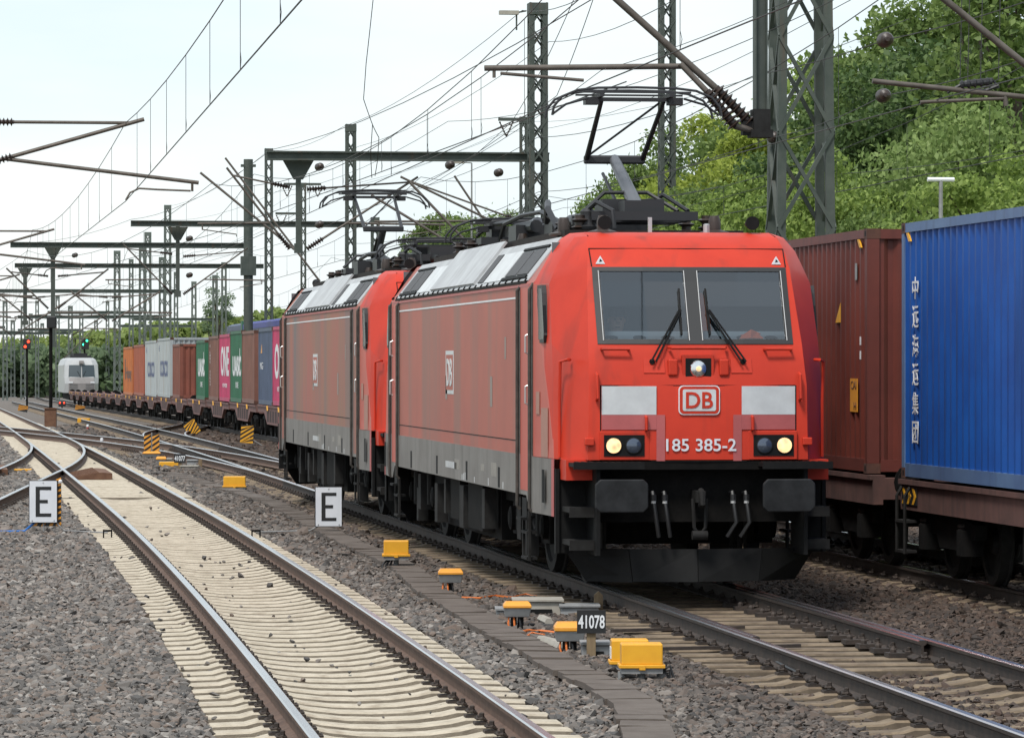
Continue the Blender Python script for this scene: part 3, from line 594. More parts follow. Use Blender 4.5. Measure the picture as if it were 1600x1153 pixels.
        if first and not back: X(MB().lathe([(.03, 0), (.02, .012)], (.0, yy - .043, 2.345), (0, -1, 0), 12)).ob('bulb', 'lamp_lit', lo_)
        X(MB().tube([(-.30, .52, 2.57), (-.28, .43, 2.56), (.28, .43, 2.56), (.30, .52, 2.57)], .018, 7)).ob('grab_iron', 'red', R, smooth=True)
        for s in (-1, 1):
            q = MB(); c = wp(s * .94, 3.445, .004); q.prism([(c[0] - .05, c[2]), (c[0] + .05, c[2]), (c[0], c[2] + .085)], 'y', c[1] - .004, c[1] + .02); tr_ = X(q).ob('warning_triangle', 'white', R)
            q = MB(); q.prism([(c[0] - .012, c[2] + .022), (c[0] + .02, c[2] + .03), (c[0] - .004, c[2] + .055)], 'y', c[1] - .007, c[1] + .0); X(q).ob('warning_flash', 'black', tr_)
        # emblem and number
        yl = .44 - .045 - .006
        def rr(w_, h_, r_, y0, y1, mt, cz, nm):
            pl = []
            for (cx_, cz_, a0) in ((w_ / 2 - r_, h_ / 2 - r_, 0), (-w_ / 2 + r_, h_ / 2 - r_, 90), (-w_ / 2 + r_, -h_ / 2 + r_, 180), (w_ / 2 - r_, -h_ / 2 + r_, 270)):
                for k in range(5): t = math.radians(a0 + k * 22.5); pl.append((cx_ + r_ * math.cos(t), cz + cz_ + r_ * math.sin(t)))
            return X(MB().prism(pl, 'y', y0, y1)).ob(nm, mt, R)
        rr(.435, .305, .05, yl - .002, yl + .03, 'white', 2.02, 'emblem_border'); rr(.415, .285, .045, yl - .005, yl + .03, 'red', 2.02, 'emblem_field'); rr(.35, .225, .02, yl - .009, yl + .03, 'white_panel', 2.02, 'emblem_plate')
        def ftext(b__, w_, h_, mt, x, z, y, bold=0.0):
            o = text(b__, w_, h_, mt, R, (x * sgnn, y if not back else LL - y, z), 'front', bold=bold)
            if back: o.rotation_euler = (math.radians(90), 0, math.pi)
        ftext('DB', .285, .17, 'red', 0, 2.02, yl - .012, .018)
        if number and not back: ftext('185 385-2', .74, .13, 'sign_white', 0.02, 1.555, yl - .003, .012)
        # front bay: headstock, coupler, hoses, plough
        q = MB(); q.box(-1.09, 1.09, .60, .70, .75, 1.34); q.box(-1.10, 1.10, .40, .62, 1.30, 1.385); X(q).ob('headstock', 'under', R)
        q = MB(); q.bar((0, .60, 1.02), (0, .28, 1.02), .10, .12); q.tube([(0, .30, 1.08), (0, .22, 1.06), (0, .20, .95), (0, .28, .93)], .035, 8); q.tube([(-.07, .38, 1.0), (-.06, .36, .70), (0, .36, .62), (.06, .36, .70), (.07, .38, 1.0)], .02, 6); q.lathe([(.05, -.08), (.05, .08)], (0, .36, .62), (1, 0, 0), 10); X(q).ob('screw_coupling', 'under_grey', R, smooth=True)
        for x in (-.48, -.36, .36, .50):
            q = MB(); q.tube([(x, .58, 1.05), (x, .45, 1.06), (x, .40, .98), (x + .03, .38, .75), (x + .06 * (1 if x < 0 else -1), .42, .60)], .022, 7); q.lathe([(.032, 0), (.032, .06)], (x, .40, .98), (0, 0, 1), 8); X(q).ob('brake_hose', 'rubber', R, smooth=True)
            X(MB().lathe([(.026, 0), (.026, .03)], (x, .40, .95), (0, 0, 1), 8)).ob('hose_collar', 'strip_grey', R)
        q = MB(); top = [(-1.33, .95), (-.7, .62), (0, .50), (.7, .62), (1.33, .95)]; bot = [(-1.10, .92), (-.66, .60), (0, .46), (.66, .60), (1.10, .92)]
        for i in range(4): q.panel((bot[i][0], bot[i][1], .13), (bot[i + 1][0], bot[i + 1][1], .13), (top[i + 1][0], top[i + 1][1], .47), (top[i][0], top[i][1], .47), .02)
        X(q).ob('snow_plough', 'plough', R)
        # bogie
        yb = LL / 2 - 5.22
        bg_ = X(MB().box(-.95, .95, yb - 1.9, yb + 1.9, .45, .75)).ob('bogie_frame', 'under', R)
        for s in (-1, 1):
            q = MB(); q.prism([(yb - 1.95, .55), (yb - 1.2, .55), (yb - .7, .40), (yb + .7, .40), (yb + 1.2, .55), (yb + 1.95, .55), (yb + 1.95, .80), (yb - 1.95, .80)], 'x', s * 1.0, s * 1.16); X(q).ob('side_frame', 'under', bg_)
            for wy in (-1.3, 1.3):
                X(wheel_mb(s * .68, yb + wy, s)).ob('wheel', 'under_grey', bg_, smooth=True)
                q = MB(); q.cbox((s * 1.08, yb + wy, .62), (.3, .42, .36)); q.lathe([(.14, 0), (.14, .06), (.08, .08)], (s * 1.23, yb + wy, .62), (s, 0, 0), 12); X(q).ob('axle_box', 'under', bg_)
                q = MB()
                for k in range(6): q.lathe([(.10, 0), (.10, .03), (.075, .04)], (s * 1.10, yb + wy + .34, .62 + k * .055), n=10)
                X(q).ob('spring', 'under_grey', bg_)
            q = MB(); q.tube([(s * 1.22, yb - .5, .55), (s * 1.22, yb + .35, .92)], .045, 8); q.tube([(s * 1.25, yb + .75, .5), (s * 1.25, yb + .75, .95)], .05, 8); q.tube([(s * 1.25, yb - .85, .5), (s * 1.25, yb - .85, .95)], .05, 8); X(q).ob('damper', 'under_grey', bg_)
            q = MB(); q.box(s * 1.20, s * 1.34, yb + .05, yb + .35, .42, .90); q.box(s * 1.18, s * 1.32, yb - .30, yb - .12, .25, .7); X(q).ob('sand_box', 'under_grey', bg_)
            q = MB(); q.tube([(s * .76, yb - 2.1, .55), (s * .76, yb - 2.05, .06)], .03, 6); q.tube([(s * .78, yb - 2.3, .9), (s * .78, yb - 2.28, .12)], .022, 6); X(q).ob('sand_pipe', 'under_grey', bg_)
    # skirts, seams, lettering on the flanks
    for s in (-1, 1):
        q = MB(); q.prism([(YC, .80), (YC + .28, .80), (YC + .55, .97), (LL - YC - .55, .97), (LL - YC - .28, .80), (LL - YC, .80), (LL - YC, 1.405), (YC, 1.405)], 'x', s * 1.47, s * 1.4955); q.ob('skirt', 'skirt', R)
        q = MB(); q.box(s * 1.4935, s * 1.4925, YC + 1.15, LL - YC - 1.15, 3.115, 3.135); q.ob('white_line', 'white', R)
        q = MB(); q.box(s * 1.4925, s * 1.4918, YC + 1.12, LL - YC - 1.12, 1.545, 1.556); q.ob('body_seam', 'black', R)
        for y in (4.9, 7.9, 11.0, 14.0):
            q = MB(); q.box(s * 1.494, s * 1.4985, y, y + .16, .99, 1.22); q.ob('jacking_hatch', 'black', R)
        for (y, z0, z1, w_, mt) in ((4.4, 2.45, 2.70, .12, 'grey_patch'), (5.6, 1.90, 2.25, .2, 'grey_patch'), (10.0, 1.95, 2.25, .2, 'grey_patch'), (8.7, 1.1, 1.22, .5, 'skirt_patch'), (5.2, 1.10, 1.26, .45, 'skirt_patch'), (6.3, 1.14, 1.22, .3, 'skirt_patch')):
            q = MB(); q.box(s * 1.49, s * 1.4975 if z0 < 1.5 else s * 1.4925, y, y + w_, z0, z1); q.ob('faded_patch', mt, R)
        for (y, z0, z1, w_) in ((1.30, 1.41, 1.93, .38), (1.78, 1.86, 2.10, .2)):
            q = MB(); xx = 1.4365 + (y - .97) * .0443 + .006; q.panel(*( [(s * xx, y, z0), (s * (xx + w_ * .0443), y + w_, z0), (s * (xx + w_ * .0443), y + w_, z1), (s * xx, y, z1)][i] for i in ((0, 1, 2, 3) if s > 0 else (3, 2, 1, 0))), .004); q.ob('faded_patch', 'pale_patch', R)
        q = MB(); yc_ = LL / 2 + .3
        q.box(s * 1.49, s * 1.4925, yc_ - .42, yc_ + .42, 2.02, 2.56); em = q.ob('emblem_plate', 'white_panel', R)
        q = MB(); q.box(s * 1.4905, s * 1.4945, yc_ - .36, yc_ + .36, 2.07, 2.51); q.ob('emblem_field', 'red_side', R)
        o = text('DB', .56, .34, 'white_panel', R, (s * 1.497, yc_, 2.29), 'left', bold=.02)
        if s > 0: o.rotation_euler = (math.radians(90), 0, math.radians(90))
        q = MB()
        for k in range(9): q.box(s * 1.494, s * 1.4975, 9.0 + k * .13, 9.09 + k * .13, 1.10, 1.18)
        for y in (4.6, 5.9, 7.2, 8.1, 8.25, 8.4): q.box(s * 1.494, s * 1.4975, y, y + .05, .985, 1.05 + (y % .3) * .1)
        q.ob('small_lettering', 'white_panel', R)
        # roof slope: light panels, louvres, ribs
        def sl(y, t, out_=0.0): return (s * (1.47 - .37 * t + out_ * .8), y, 3.30 + .47 * t + out_ * .6)
        def spanel(nm, y0, y1, t0, t1, mt, th=.012, off=.0, par=R):
            q = MB(); pa = [sl(y0, t0, off), sl(y1, t0, off), sl(y1, t1, off), sl(y0, t1, off)]; q.panel(*(pa if s > 0 else [pa[1], pa[0], pa[3], pa[2]]), th); return q.ob(nm, mt, par)
        spanel('roof_slope', YC + .55, LL - YC - .55, .0, 1.0, 'roof_grey', .012)
        for (a, e) in ((3.05, 5.0), (13.9, 15.85)):
            for k in range(2): spanel('louvre', a + k * (e - a) / 2 + .05, a + (k + 1) * (e - a) / 2 - .03, .16, .74, 'grille', .012, .012)
            spanel('louvre_rail', a - .05, e + .05, .78, .83, 'black', .02, .012); spanel('louvre_rail', a - .05, e + .05, .06, .12, 'black', .02, .012)
        spanel('louvre', 6.8, 7.3, .1, .8, 'grille', .012, .012)
        spanel('roof_hatch', 7.55, 12.1, .08, 1.16, 'roof_grey', .03, .012)
        spanel('roof_sheet', 5.1, 6.7, .08, .8, 'white_panel', .008, .012); spanel('roof_sheet', 12.3, 13.8, .08, .8, 'white_panel', .008, .012)
        q = MB()
        for k in range(26): y = YC + .7 + k * .55; q.bar(sl(y, -.02, .012), sl(y, .05, .012), .015, .03)
        q.bar((s * 1.49, YC + .6, 3.285), (s * 1.49, LL - YC - .6, 3.285), .02, .02); q.ob('gutter', 'black', R)
        q = MB(); q.box(s * 1.488, s * 1.5, YC + .3, LL - YC - .3, 3.235, 3.262); q.ob('roof_edge', 'pink_patch', R)
    # roof gear
    q = MB(); q.box(-1.0, 1.0, 3.2, LL - 3.2, 3.80, 3.87); q.ob('roof_deck', 'under_grey', R)
    pantograph(R, 4.55, first, 1); pantograph(R, LL - 4.55, not first, -1)
    q = MB()
    for y in (6.8, 8.4, 9.9, 11.5): q.cbox((rnd.uniform(-.5, .5), y, 4.0), (.6, .7, .26))
    q.tube([(-.6, 6.2, 4.05), (-.65, 7.5, 4.22), (-.6, 9.5, 4.25), (-.5, 12.0, 4.22), (-.4, 13.2, 4.05)], .03, 6); q.tube([(.3, 6.0, 4.1), (.35, 8, 4.3), (.3, 12, 4.28), (.2, 13, 4.1)], .03, 6); q.tube([(-.75, 5.4, 3.95), (-.8, 5.9, 4.2), (-.7, 6.6, 4.3), (-.6, 7.4, 4.1)], .04, 6)
    q.tube([(-.2, 5.6, 4.08), (-.15, 8.4, 4.12)], .10, 10); q.tube([(-.5, 9, 4.1), (-.45, 11.2, 4.12)], .08, 10); q.ob('roof_busbar', 'panto', R)
    for (x, y) in ((-.6, 6.2), (-.6, 9.5), (.3, 8.0), (.3, 12), (-.5, 12), (-.62, 2.9), (.62, 2.9), (-.95, 3.6)):
        q = MB(); q.lathe([(.17, 0), (.17, .02), (.07, .05), (.07, .13), (.05, .2)], (x, y, 3.82), n=12); q.ob('insulator', 'ceramic', R, smooth=True)
    q = MB(); q.lathe([(.16, 0), (.17, .03), (.10, .06), (.08, .14), (.09, .2), (.05, .24)], (-.62, 4.0, 3.90), n=14); q.tube([(-.62, 4.0, 4.12), (-.55, 3.8, 4.2), (-.4, 3.6, 4.1), (-.38, 3.6, 3.9)], .025, 6); q.ob('voltage_transformer', 'panto', R, smooth=True)
    MB().lathe([(.035, 0), (.035, .10), (.02, .11)], (.35, 1.9, 3.79), n=8).ob('antenna', 'alu', R); MB().bar((-.25, 2.0, 3.79), (-.25, 2.0, 3.97), .04, .04).ob('antenna', 'alu', R)
    # transformer case between the bogies
    q = MB(); q.box(-1.25, 1.25, 6.6, LL - 6.6, .32, .98); q.box(-1.4, -1.25, 7.2, 8.6, .4, .95); q.box(-1.4, -1.25, 9.4, 10.4, .45, .95); q.ob('transformer_case', 'under', R)
    for (y, w_, z0, z1) in ((6.7, .25, .45, .92), (8.75, .4, .38, .9), (10.6, .18, .5, .93), (11.5, .3, .35, .85)):
        MB().box(-1.44, -1.30, y, y + w_, z0, z1).ob('equipment_box', 'under_grey', R)
    MB().box(-1.2, 1.2, YC, LL - YC, .80, 1.0).ob('floor_pan', 'under', R)
    return R
pm('skirt_patch', (0.27, 0.25, 0.22), (0.22, 0.2, 0.18), 0.6, scale=12)
pm('cab_grey', (0.10, 0.115, 0.125), rough=0.8)
pm('cab_desk', (0.16, 0.18, 0.20), rough=0.6)
pm('plough', (0.007, 0.007, 0.0075), (0.012, 0.012, 0.012), 0.7, scale=3, spec=0.2)
glass('windscreen', (0.62, 0.69, 0.72), 0.13)
DRIVER_AT = None
RED1 = loco('leading red locomotive with white lamps lit, driver behind the windscreen', (U1, 43.16, 0), math.radians(0.0), 'red_side', True, True)
RED2 = loco('second red locomotive, its flank smeared grey and ochre, coupled behind the first', (U1 - .01, 43.16 + LL, 0), math.radians(0.10), 'red_side_dirty', False, False)

# driver and what lies behind the windscreen
pm('uniform', (0.02, 0.022, 0.03), rough=0.8); pm('skin', (0.42, 0.24, 0.17), rough=0.6); pm('hair', (0.03, 0.022, 0.018), rough=0.8); pm('hi_vis', (0.75, 0.13, 0.03), (0.6, 0.1, 0.025), 0.8, scale=9); pm('grey_band', (0.5, 0.5, 0.48), rough=0.6)
def person_body():
    me = bpy.data.meshes.new('person'); pts = [((0, 0, 0), .15), ((0, -.01, .22), .15), ((0, .0, .45), .17), ((0, -.01, .53), .075), ((0, -.02, .60), .06), ((0, -.03, .70), .082), ((0, -.03, .79), .085),
        ((-.19, -.01, .47), .075), ((-.27, -.06, .22), .055), ((-.20, -.30, .18), .042), ((-.15, -.40, .18), .03), ((.19, -.01, .47), .075), ((.27, -.06, .22), .055), ((.20, -.30, .18), .042), ((.15, -.40, .18), .03),
        ((-.10, -.02, -.02), .10), ((-.12, -.40, .0), .075), ((-.12, -.42, -.42), .05), ((.10, -.02, -.02), .10), ((.12, -.40, .0), .075), ((.12, -.42, -.42), .05)]
    ed = [(0, 1), (1, 2), (2, 3), (3, 4), (4, 5), (5, 6), (2, 7), (7, 8), (8, 9), (9, 10), (2, 11), (11, 12), (12, 13), (13, 14), (0, 15), (15, 16), (16, 17), (0, 18), (18, 19), (19, 20)]
    me.from_pydata([p for p, r in pts], ed, []); me.materials.append(MATS['uniform']); me.skin_vertices.new() if hasattr(me.skin_vertices, 'new') and not me.skin_vertices else None
    o = bpy.data.objects.new('person', me); COL.objects.link(o); md = o.modifiers.new('skin', 'SKIN')
    for i, (p, r) in enumerate(pts): me.skin_vertices[0].data[i].radius = (r, r)
    me.skin_vertices[0].data[0].use_root = True; sb = o.modifiers.new('sub', 'SUBSURF'); sb.levels = 1; sb.render_levels = 1; return o
try:
    pe = person_body()
except Exception as ex:
    print('skin', ex); pe = empty('person')
pe.location = (U1 - .68, 43.16 + 1.62, 2.12); tag(pe, 'driver in dark cap and uniform seated behind the left windscreen', 'person')
q = MB(); q.lathe([(.02, -.125), (.06, -.115), (.078, -.06), (.084, 0), (.08, .05), (.06, .09), (.02, .10)], (0, -.045, .735), (0, 0, 1), 16); q.bar((0, -.13, .73), (0, -.145, .71), .03, .05); q.ob('face', 'skin', pe, smooth=True)
q = MB()
for s in (-1, 1): q.cbox((s * .032, -.127, .75), (.026, .012, .012))
q.cbox((0, -.125, .665), (.05, .012, .010)); q.ob('eyes_and_mouth', 'hair', pe)
for s in (-1, 1): MB().lathe([(.02, -.008), (.025, 0), (.02, .008)], (s * .088, -.03, .735), (1, 0, 0), 8).ob('ear', 'skin', pe)
q = MB(); q.lathe([(.093, 0), (.096, .05), (.085, .085), (.05, .105)], (0, -.04, .775), (0, 0, 1), 16); q.box(-.07, .07, -.20, -.12, .775, .785); q.ob('cap', 'uniform', pe, smooth=True)
q = MB(); q.v = [(U1 + .50 + x, 43.16 + .80 + y, z) for x, y, z in ((0, 0, 2.66), (.12, -.02, 2.67), (.26, 0, 2.665), (.05, .10, 2.70), (.14, .06, 2.76), (.22, .12, 2.72), (.02, .2, 2.70), (.15, .2, 2.72), (.28, .2, 2.71))]
q.f = [(0, 1, 4, 3), (1, 2, 5, 4), (3, 4, 7, 6), (4, 5, 8, 7)]; q.mi = [0] * 4; o = q.ob('cloth', 'hi_vis'); sm_ = o.modifiers.new('s', 'SOLIDIFY'); sm_.thickness = .012; tag(o, 'crumpled bright orange cloth lying on the driving desk', 'cloth')
q = MB(); q.prism([(.10, 2.72), (.36, 2.72), (.30, 3.02), (.25, 3.16), (.14, 3.16), (.10, 3.0)], 'y', 1.55, 1.66); v_ = q.ob('safety_vest', 'hi_vis', loc=(U1, 43.16, 0), bevel=.03); tag(v_, 'orange safety vest with pale bands hanging in the cab beside the centre pillar', 'vest')
MB().box(.125, .18, 1.54, 1.67, 2.75, 3.14).ob('reflective_band', 'grey_band', v_)
# ------------------------------------------------------------------ container train on the right-hand track
def cpaint(nm, c, c2=None, st_=None):
    c2 = c2 or tuple(x * .72 for x in c); return pm(nm, c, c2, .55, scale=1.2, streak=(6, st_ or tuple(x * .5 for x in c), .55, .8))
cpaint('c_blue', (0.004, 0.072, 0.31), (0.004, 0.052, 0.24)); cpaint('c_brown', (0.14, 0.03, 0.02)); cpaint('c_rust', (0.21, 0.062, 0.04)); cpaint('c_brown2', (0.20, 0.085, 0.062), None, (.12, .05, .04)); cpaint('c_pink', (0.50, 0.045, 0.13)); cpaint('c_green', (0.025, 0.13, 0.065)); cpaint('c_slate', (0.07, 0.095, 0.16))
cpaint('c_grey', (0.40, 0.43, 0.44), (0.33, 0.36, 0.37), (.28, .2, .14)); cpaint('c_orange', (0.52, 0.145, 0.03)); cpaint('c_redor', (0.36, 0.09, 0.045))
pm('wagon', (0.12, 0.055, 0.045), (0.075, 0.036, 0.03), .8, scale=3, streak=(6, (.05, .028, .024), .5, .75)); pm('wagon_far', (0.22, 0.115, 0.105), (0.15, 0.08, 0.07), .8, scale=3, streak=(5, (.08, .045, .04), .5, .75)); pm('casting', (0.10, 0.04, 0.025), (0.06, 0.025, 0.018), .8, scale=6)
pm('txt_white', (0.66, 0.66, 0.67), rough=.6); pm('txt_navy', (0.04, 0.06, 0.16), rough=.6); pm('txt_dark', (0.09, 0.035, 0.02), rough=.6)
def corr(m, x0, ax, a0, a1, z0, z1, s, depth=.036, per=.278):
    """corrugated sheet: along axis ax from a0 to a1, out-facing side at offset x0, s = outward sign"""
    pr = []; a = a0
    n = max(1, round((a1 - a0) / per)); per = (a1 - a0) / n
    for i in range(n):
        b_ = a0 + i * per; pr += [(b_, 0), (b_ + per * .26, 0), (b_ + per * .5, -depth), (b_ + per * .76, -depth)]
    pr.append((a1, 0)); k = len(m.v)
    for (t, d) in pr:
        for z in (z0, z1): m.v.append((x0 + s * d, t, z) if ax == 'y' else (t, x0 + s * d, z))
    for i in range(len(pr) - 1): m.f.append((k + 2 * i, k + 2 * i + 2, k + 2 * i + 3, k + 2 * i + 1)); m.mi.append(0)
def container(label, v0, Ln, ht, mat, near=False, u=U2, base=1.10, railmat=None, cast='casting', name='shipping_container'):
    z0 = base + zg(v0 + Ln / 2); R = empty(name, (u, v0, z0)); tag(R, label, 'container'); w_ = 1.219; rm = railmat or mat
    for s in (-1, 1):
        m = MB(); corr(m, s * (w_ - .015), 'y', .13, Ln - .13, .16, ht - .10, s); m.ob('side_panel', mat, R)
        m = MB(); m.box(s * (w_ - .06), s * w_, .16, Ln - .16, ht - .11, ht - .005); m.ob('top_rail', rm, R)
        m = MB(); m.box(s * (w_ - .06), s * w_, .16, Ln - .16, .02, .17); m.ob('bottom_rail', rm, R)
        for y in (0, Ln):
            e = 1 if y == 0 else -1
            m = MB(); m.box(s * (w_ - .15), s * w_, y, y + e * .13, .12, ht - .12); m.ob('corner_post', rm, R)
            for z in (0, ht - .118):
                m = MB(); m.box(s * (w_ - .162), s * (w_ + .003), y - e * .003, y + e * .178, z, z + .118); co = m.ob('corner_casting', cast, R)
                if near: MB().box(s * (w_ - .11), s * (w_ + .005), y + e * .06, y + e * .12, z + .03, z + .09).ob('casting_hole', 'black', co)
    for y, s in ((.03, -1), (Ln - .03, 1)):
        m = MB(); corr(m, y, 'x', -w_ + .15, w_ - .15, .16, ht - .12, s, .045, .25); m.ob('end_panel', mat, R)
        m = MB(); m.box(-w_ + .162, w_ - .162, y - s * .03, y + s * .028, ht - .12, ht - .005); m.ob('end_header', rm, R)
        m = MB(); m.box(-w_ + .162, w_ - .162, y - s * .03, y + s * .028, .02, .16); m.ob('end_sill', rm, R)
    m = MB(); m.box(-w_ + .06, w_ - .06, .06, Ln - .06, ht - .04, ht - .015); m.ob('roof', rm, R)
    return R
def chevrons(parent, x, y0, y1, z0, z1, n=3, d=1):
    m = MB(); m.box(x - .006, x + .002, y0, y1, z0, z1); p = m.ob('warning_panel', 'sign_black', parent)
    for i in range(n):
        w_ = (y1 - y0) / n; a = y0 + i * w_; zm = (z0 + z1) / 2
        m = MB(); m.prism([(a + w_ * .55, z0 + .01), (a + w_ * .95, z0 + .01), (a + w_ * .5, zm), (a + w_ * .95, z1 - .01), (a + w_ * .55, z1 - .01), (a + w_ * .1, zm)], 'x', x - .009, x - .004); m.ob('chevron', 'yellow', p)
def bogie(parent, y, mat='under', near=True):
    b_ = MB().box(-.9, .9, y - .35, y + .35, .42, .72).ob('bogie_frame', mat, parent)
    for s in (-1, 1):
        m = MB(); m.prism([(y - 1.25, .50), (y - .55, .50), (y - .4, .36), (y + .4, .36), (y + .55, .50), (y + 1.25, .50), (y + 1.25, .66), (y + .5, .74), (y - .5, .74), (y - 1.25, .66)], 'x', s * .95, s * 1.08); m.ob('side_frame', mat, b_)
        for wy in (-.9, .9):
            m = MB(); m.lathe([(.485, 0), (.485, .025), (.46, .04), (.458, .135), (.37, .138), (.35, .1), (.14, .08), (.1, .14)], (s * .68, y + wy, .46), (s, 0, 0), 20); m.ob('wheel', 'under_grey', b_, smooth=True)
            m = MB(); m.cbox((s * 1.05, y + wy, .46), (.24, .26, .28)); m.ob('axle_box', mat, b_)
            if near:
                m = MB()
                for k in range(5): m.lathe([(.08, 0), (.08, .03), (.055, .04)], (s * 1.06, y + wy + .2, .42 + k * .05), n=9)
                m.ob('spring', 'steel_rust_dark', b_)
def wagon(label, v0, Ln, mat, near=False, group=None, fish=True, spig=True):
    R = empty('container_wagon', (U2, v0, zg(v0 + Ln / 2))); tag(R, label, 'wagon', group)
    for s in (-1, 1):
        m = MB(); x0, x1 = s * 1.08, s * 1.20
        if fish: m.prism([(.1, .84), (2.9, .84), (4.2, .46), (Ln - 4.2, .46), (Ln - 2.9, .84), (Ln - .1, .84), (Ln - .1, 1.08), (.1, 1.08)], 'x', x0, x1)
        else: m.prism([(.1, .74), (Ln - .1, .74), (Ln - .1, 1.08), (.1, 1.08)], 'x', x0, x1)
        m.ob('side_sill', mat, R)
        if fish:
            for k in range(5):
                a = 4.0 + k * (Ln - 8.0) / 5 + .15
                MB().box(s * 1.195, s * 1.204, a, a + (Ln - 8.0) / 5 - .35, .54, .92).ob('sill_pocket', 'pocket', R)
        m = MB(); m.box(s * 1.05, s * 1.235, .12, Ln - .12, 1.03, 1.085); m.ob('sill_flange', mat, R)
        for y in (-.02, Ln + .02):
            e = -1 if y < 0 else 1
            m = MB(); m.lathe([(.10, 0), (.10, .3), (.075, .31), (.075, .5)], (s * .875, y, 1.02), (0, e, 0), 12); bo = m.ob('buffer', 'under', R, smooth=True)
            m = MB(); m.lathe([(.05, 0), (.22, .01), (.22, .04), (.1, .05)], (s * .875, y + e * .5, 1.02), (0, e, 0), 16); m.ob('buffer_head', 'under', bo, smooth=True)
        if near:
            chevrons(R, -1.206 if s < 0 else 1.21, Ln - .95, Ln - .2, .80, 1.0)
            m = MB()
            for y in (Ln - .25, Ln - .65): m.tube([(s * 1.22, y, 1.0), (s * 1.28, y, .9), (s * 1.28, y, .25)], .02, 6)
            for z in (.26, .6): m.box(s * 1.14, s * 1.3, Ln - .66, Ln - .24, z, z + .03)
            m.ob('shunter_step', 'under_grey', R)
        elif spig:
            for k in range(2):
                a = Ln * (.27, .62)[k]
                m = MB()
                for q_ in range(3): m.prism([(a + q_ * .22, .92), (a + q_ * .22 + .1, .92), (a + q_ * .22 + .22, 1.08), (a + q_ * .22 + .12, 1.08)], 'x', s * 1.24, s * 1.25)
                m.ob('hazard_stripes', 'yellow', R)
    m = MB(); m.box(-.3, .3, .05, Ln - .05, .70, 1.05)
    for y in (.1, 2.0, Ln / 2, Ln - 2.1, Ln - .4): m.box(-1.08, 1.08, y, y + .3, .80, 1.05)
    m.ob('underframe', mat, R)
    for y in (1.9, Ln - 1.9): bogie(R, y, 'under', near)
    if near: MB().box(-1.16, -.4, Ln / 2 - .8, Ln / 2 + .9, .35, .8).ob('brake_gear', 'under', R)
    return R
pm('pocket', (0.045, 0.02, 0.018), (0.03, 0.015, 0.013), .8, scale=4)
wagon('brown flat wagon under the blue container, yellow chevrons on its sill', 35.0, 12.75, 'wagon', True, fish=False)
wagon('brown flat wagon under the ribbed brown container beside the leading locomotive', 49.0, 12.9, 'wagon', True, fish=False)
CB = container('bright blue ribbed container with white vertical Chinese lettering', 35.33, 12.19, 2.896, 'c_blue', True, railmat='c_bluerail' if cpaint('c_bluerail', (0.10, 0.17, 0.30), (0.07, 0.12, 0.24)) else 0)
CR = container('dark brown ribbed container directly behind the blue one', 49.35, 12.19, 2.896, 'c_brown', True)
for i, ch in enumerate('中远海运集团'):
    z = 2.15 - i * .325
    text(ch, .29, .25, 'txt_white', CB, (-1.2055, 12.19 - .62, z), 'left', depth=.006, bold=.008)
for (R_, y) in ((CB, 12.19 - .45), (CR, .32)):
    m = MB(); m.prism([(y, 2.68), (y + .10, 2.68), (y + .22, 2.78), (y + .12, 2.78)], 'x', -1.222, -1.2035); m.ob('hazard_stripes', 'yellow', R_)
m = MB(); m.prism([(1.55, 1.80), (1.85, 1.80), (1.55, 2.04)], 'x', -1.2085, -1.203); m.ob('warning_triangle', 'yellow', CR)
m = MB(); m.box(-1.212, -1.2035, .58, .98, .72, 1.12); pl_ = m.ob('owner_plate', 'orange', CR)
text('CAI', .30, .10, 'txt_dark', pl_, (-1.214, .78, 1.04), 'left'); text('H', .12, .09, 'txt_dark', pl_, (-1.214, .70, .79), 'left')
m = MB()
for z in (1.35, 1.52): m.box(-1.209, -1.203, .40, .46, z, z + .1)
m.ob('small_lettering', 'txt_white', CR)
for R_, y in ((CR, .62),): MB().box(-1.212, -1.203, y, y + .09, 2.3, 2.5).ob('data_plate', 'box_grey', R_)
# far half of the train
FAR = [('pink container nearest to the second locomotive, its lettering half hidden', 133.9, 6.06, 2.59, 'c_pink', 'p'), ('slate blue container beside the half hidden pink one', 140.2, 6.06, 2.59, 'c_slate', 's'),
       ('plain brown container left of the slate blue one, under the blue tarpaulin', 148.2, 6.06, 2.59, 'c_brown2', ''), ('green container with white letters under the blue tarpaulin, beside the pink one', 154.5, 6.06, 2.65, 'c_green', 'g'),
       ('pink container with large white letters between a brown and a green one', 160.8, 6.06, 2.59, 'c_pink', 'o'), ('brown container with a column of small white letters, left of the pink one', 167.5, 6.06, 2.59, 'c_brown2', 'k'),
       ('green container with white letters beside the gap in the load', 176.0, 6.06, 2.50, 'c_green', 'g'), ('rust red container whose ribbed end shows above the empty slot', 194.5, 6.06, 2.50, 'c_rust', ''),
       ('light grey container with navy letters, behind the rust red one', 202.5, 12.19, 2.896, 'c_grey', 'c'), ('light grey container with navy letters, next to the red-orange one', 215.4, 12.19, 2.896, 'c_grey', 'c'),
       ('plain red-orange container between the grey and the bright orange ones', 229.0, 12.19, 2.80, 'c_redor', ''), ('bright orange container with dark letters, leftmost of the loaded ones', 242.4, 12.19, 2.80, 'c_orange', 'h')]
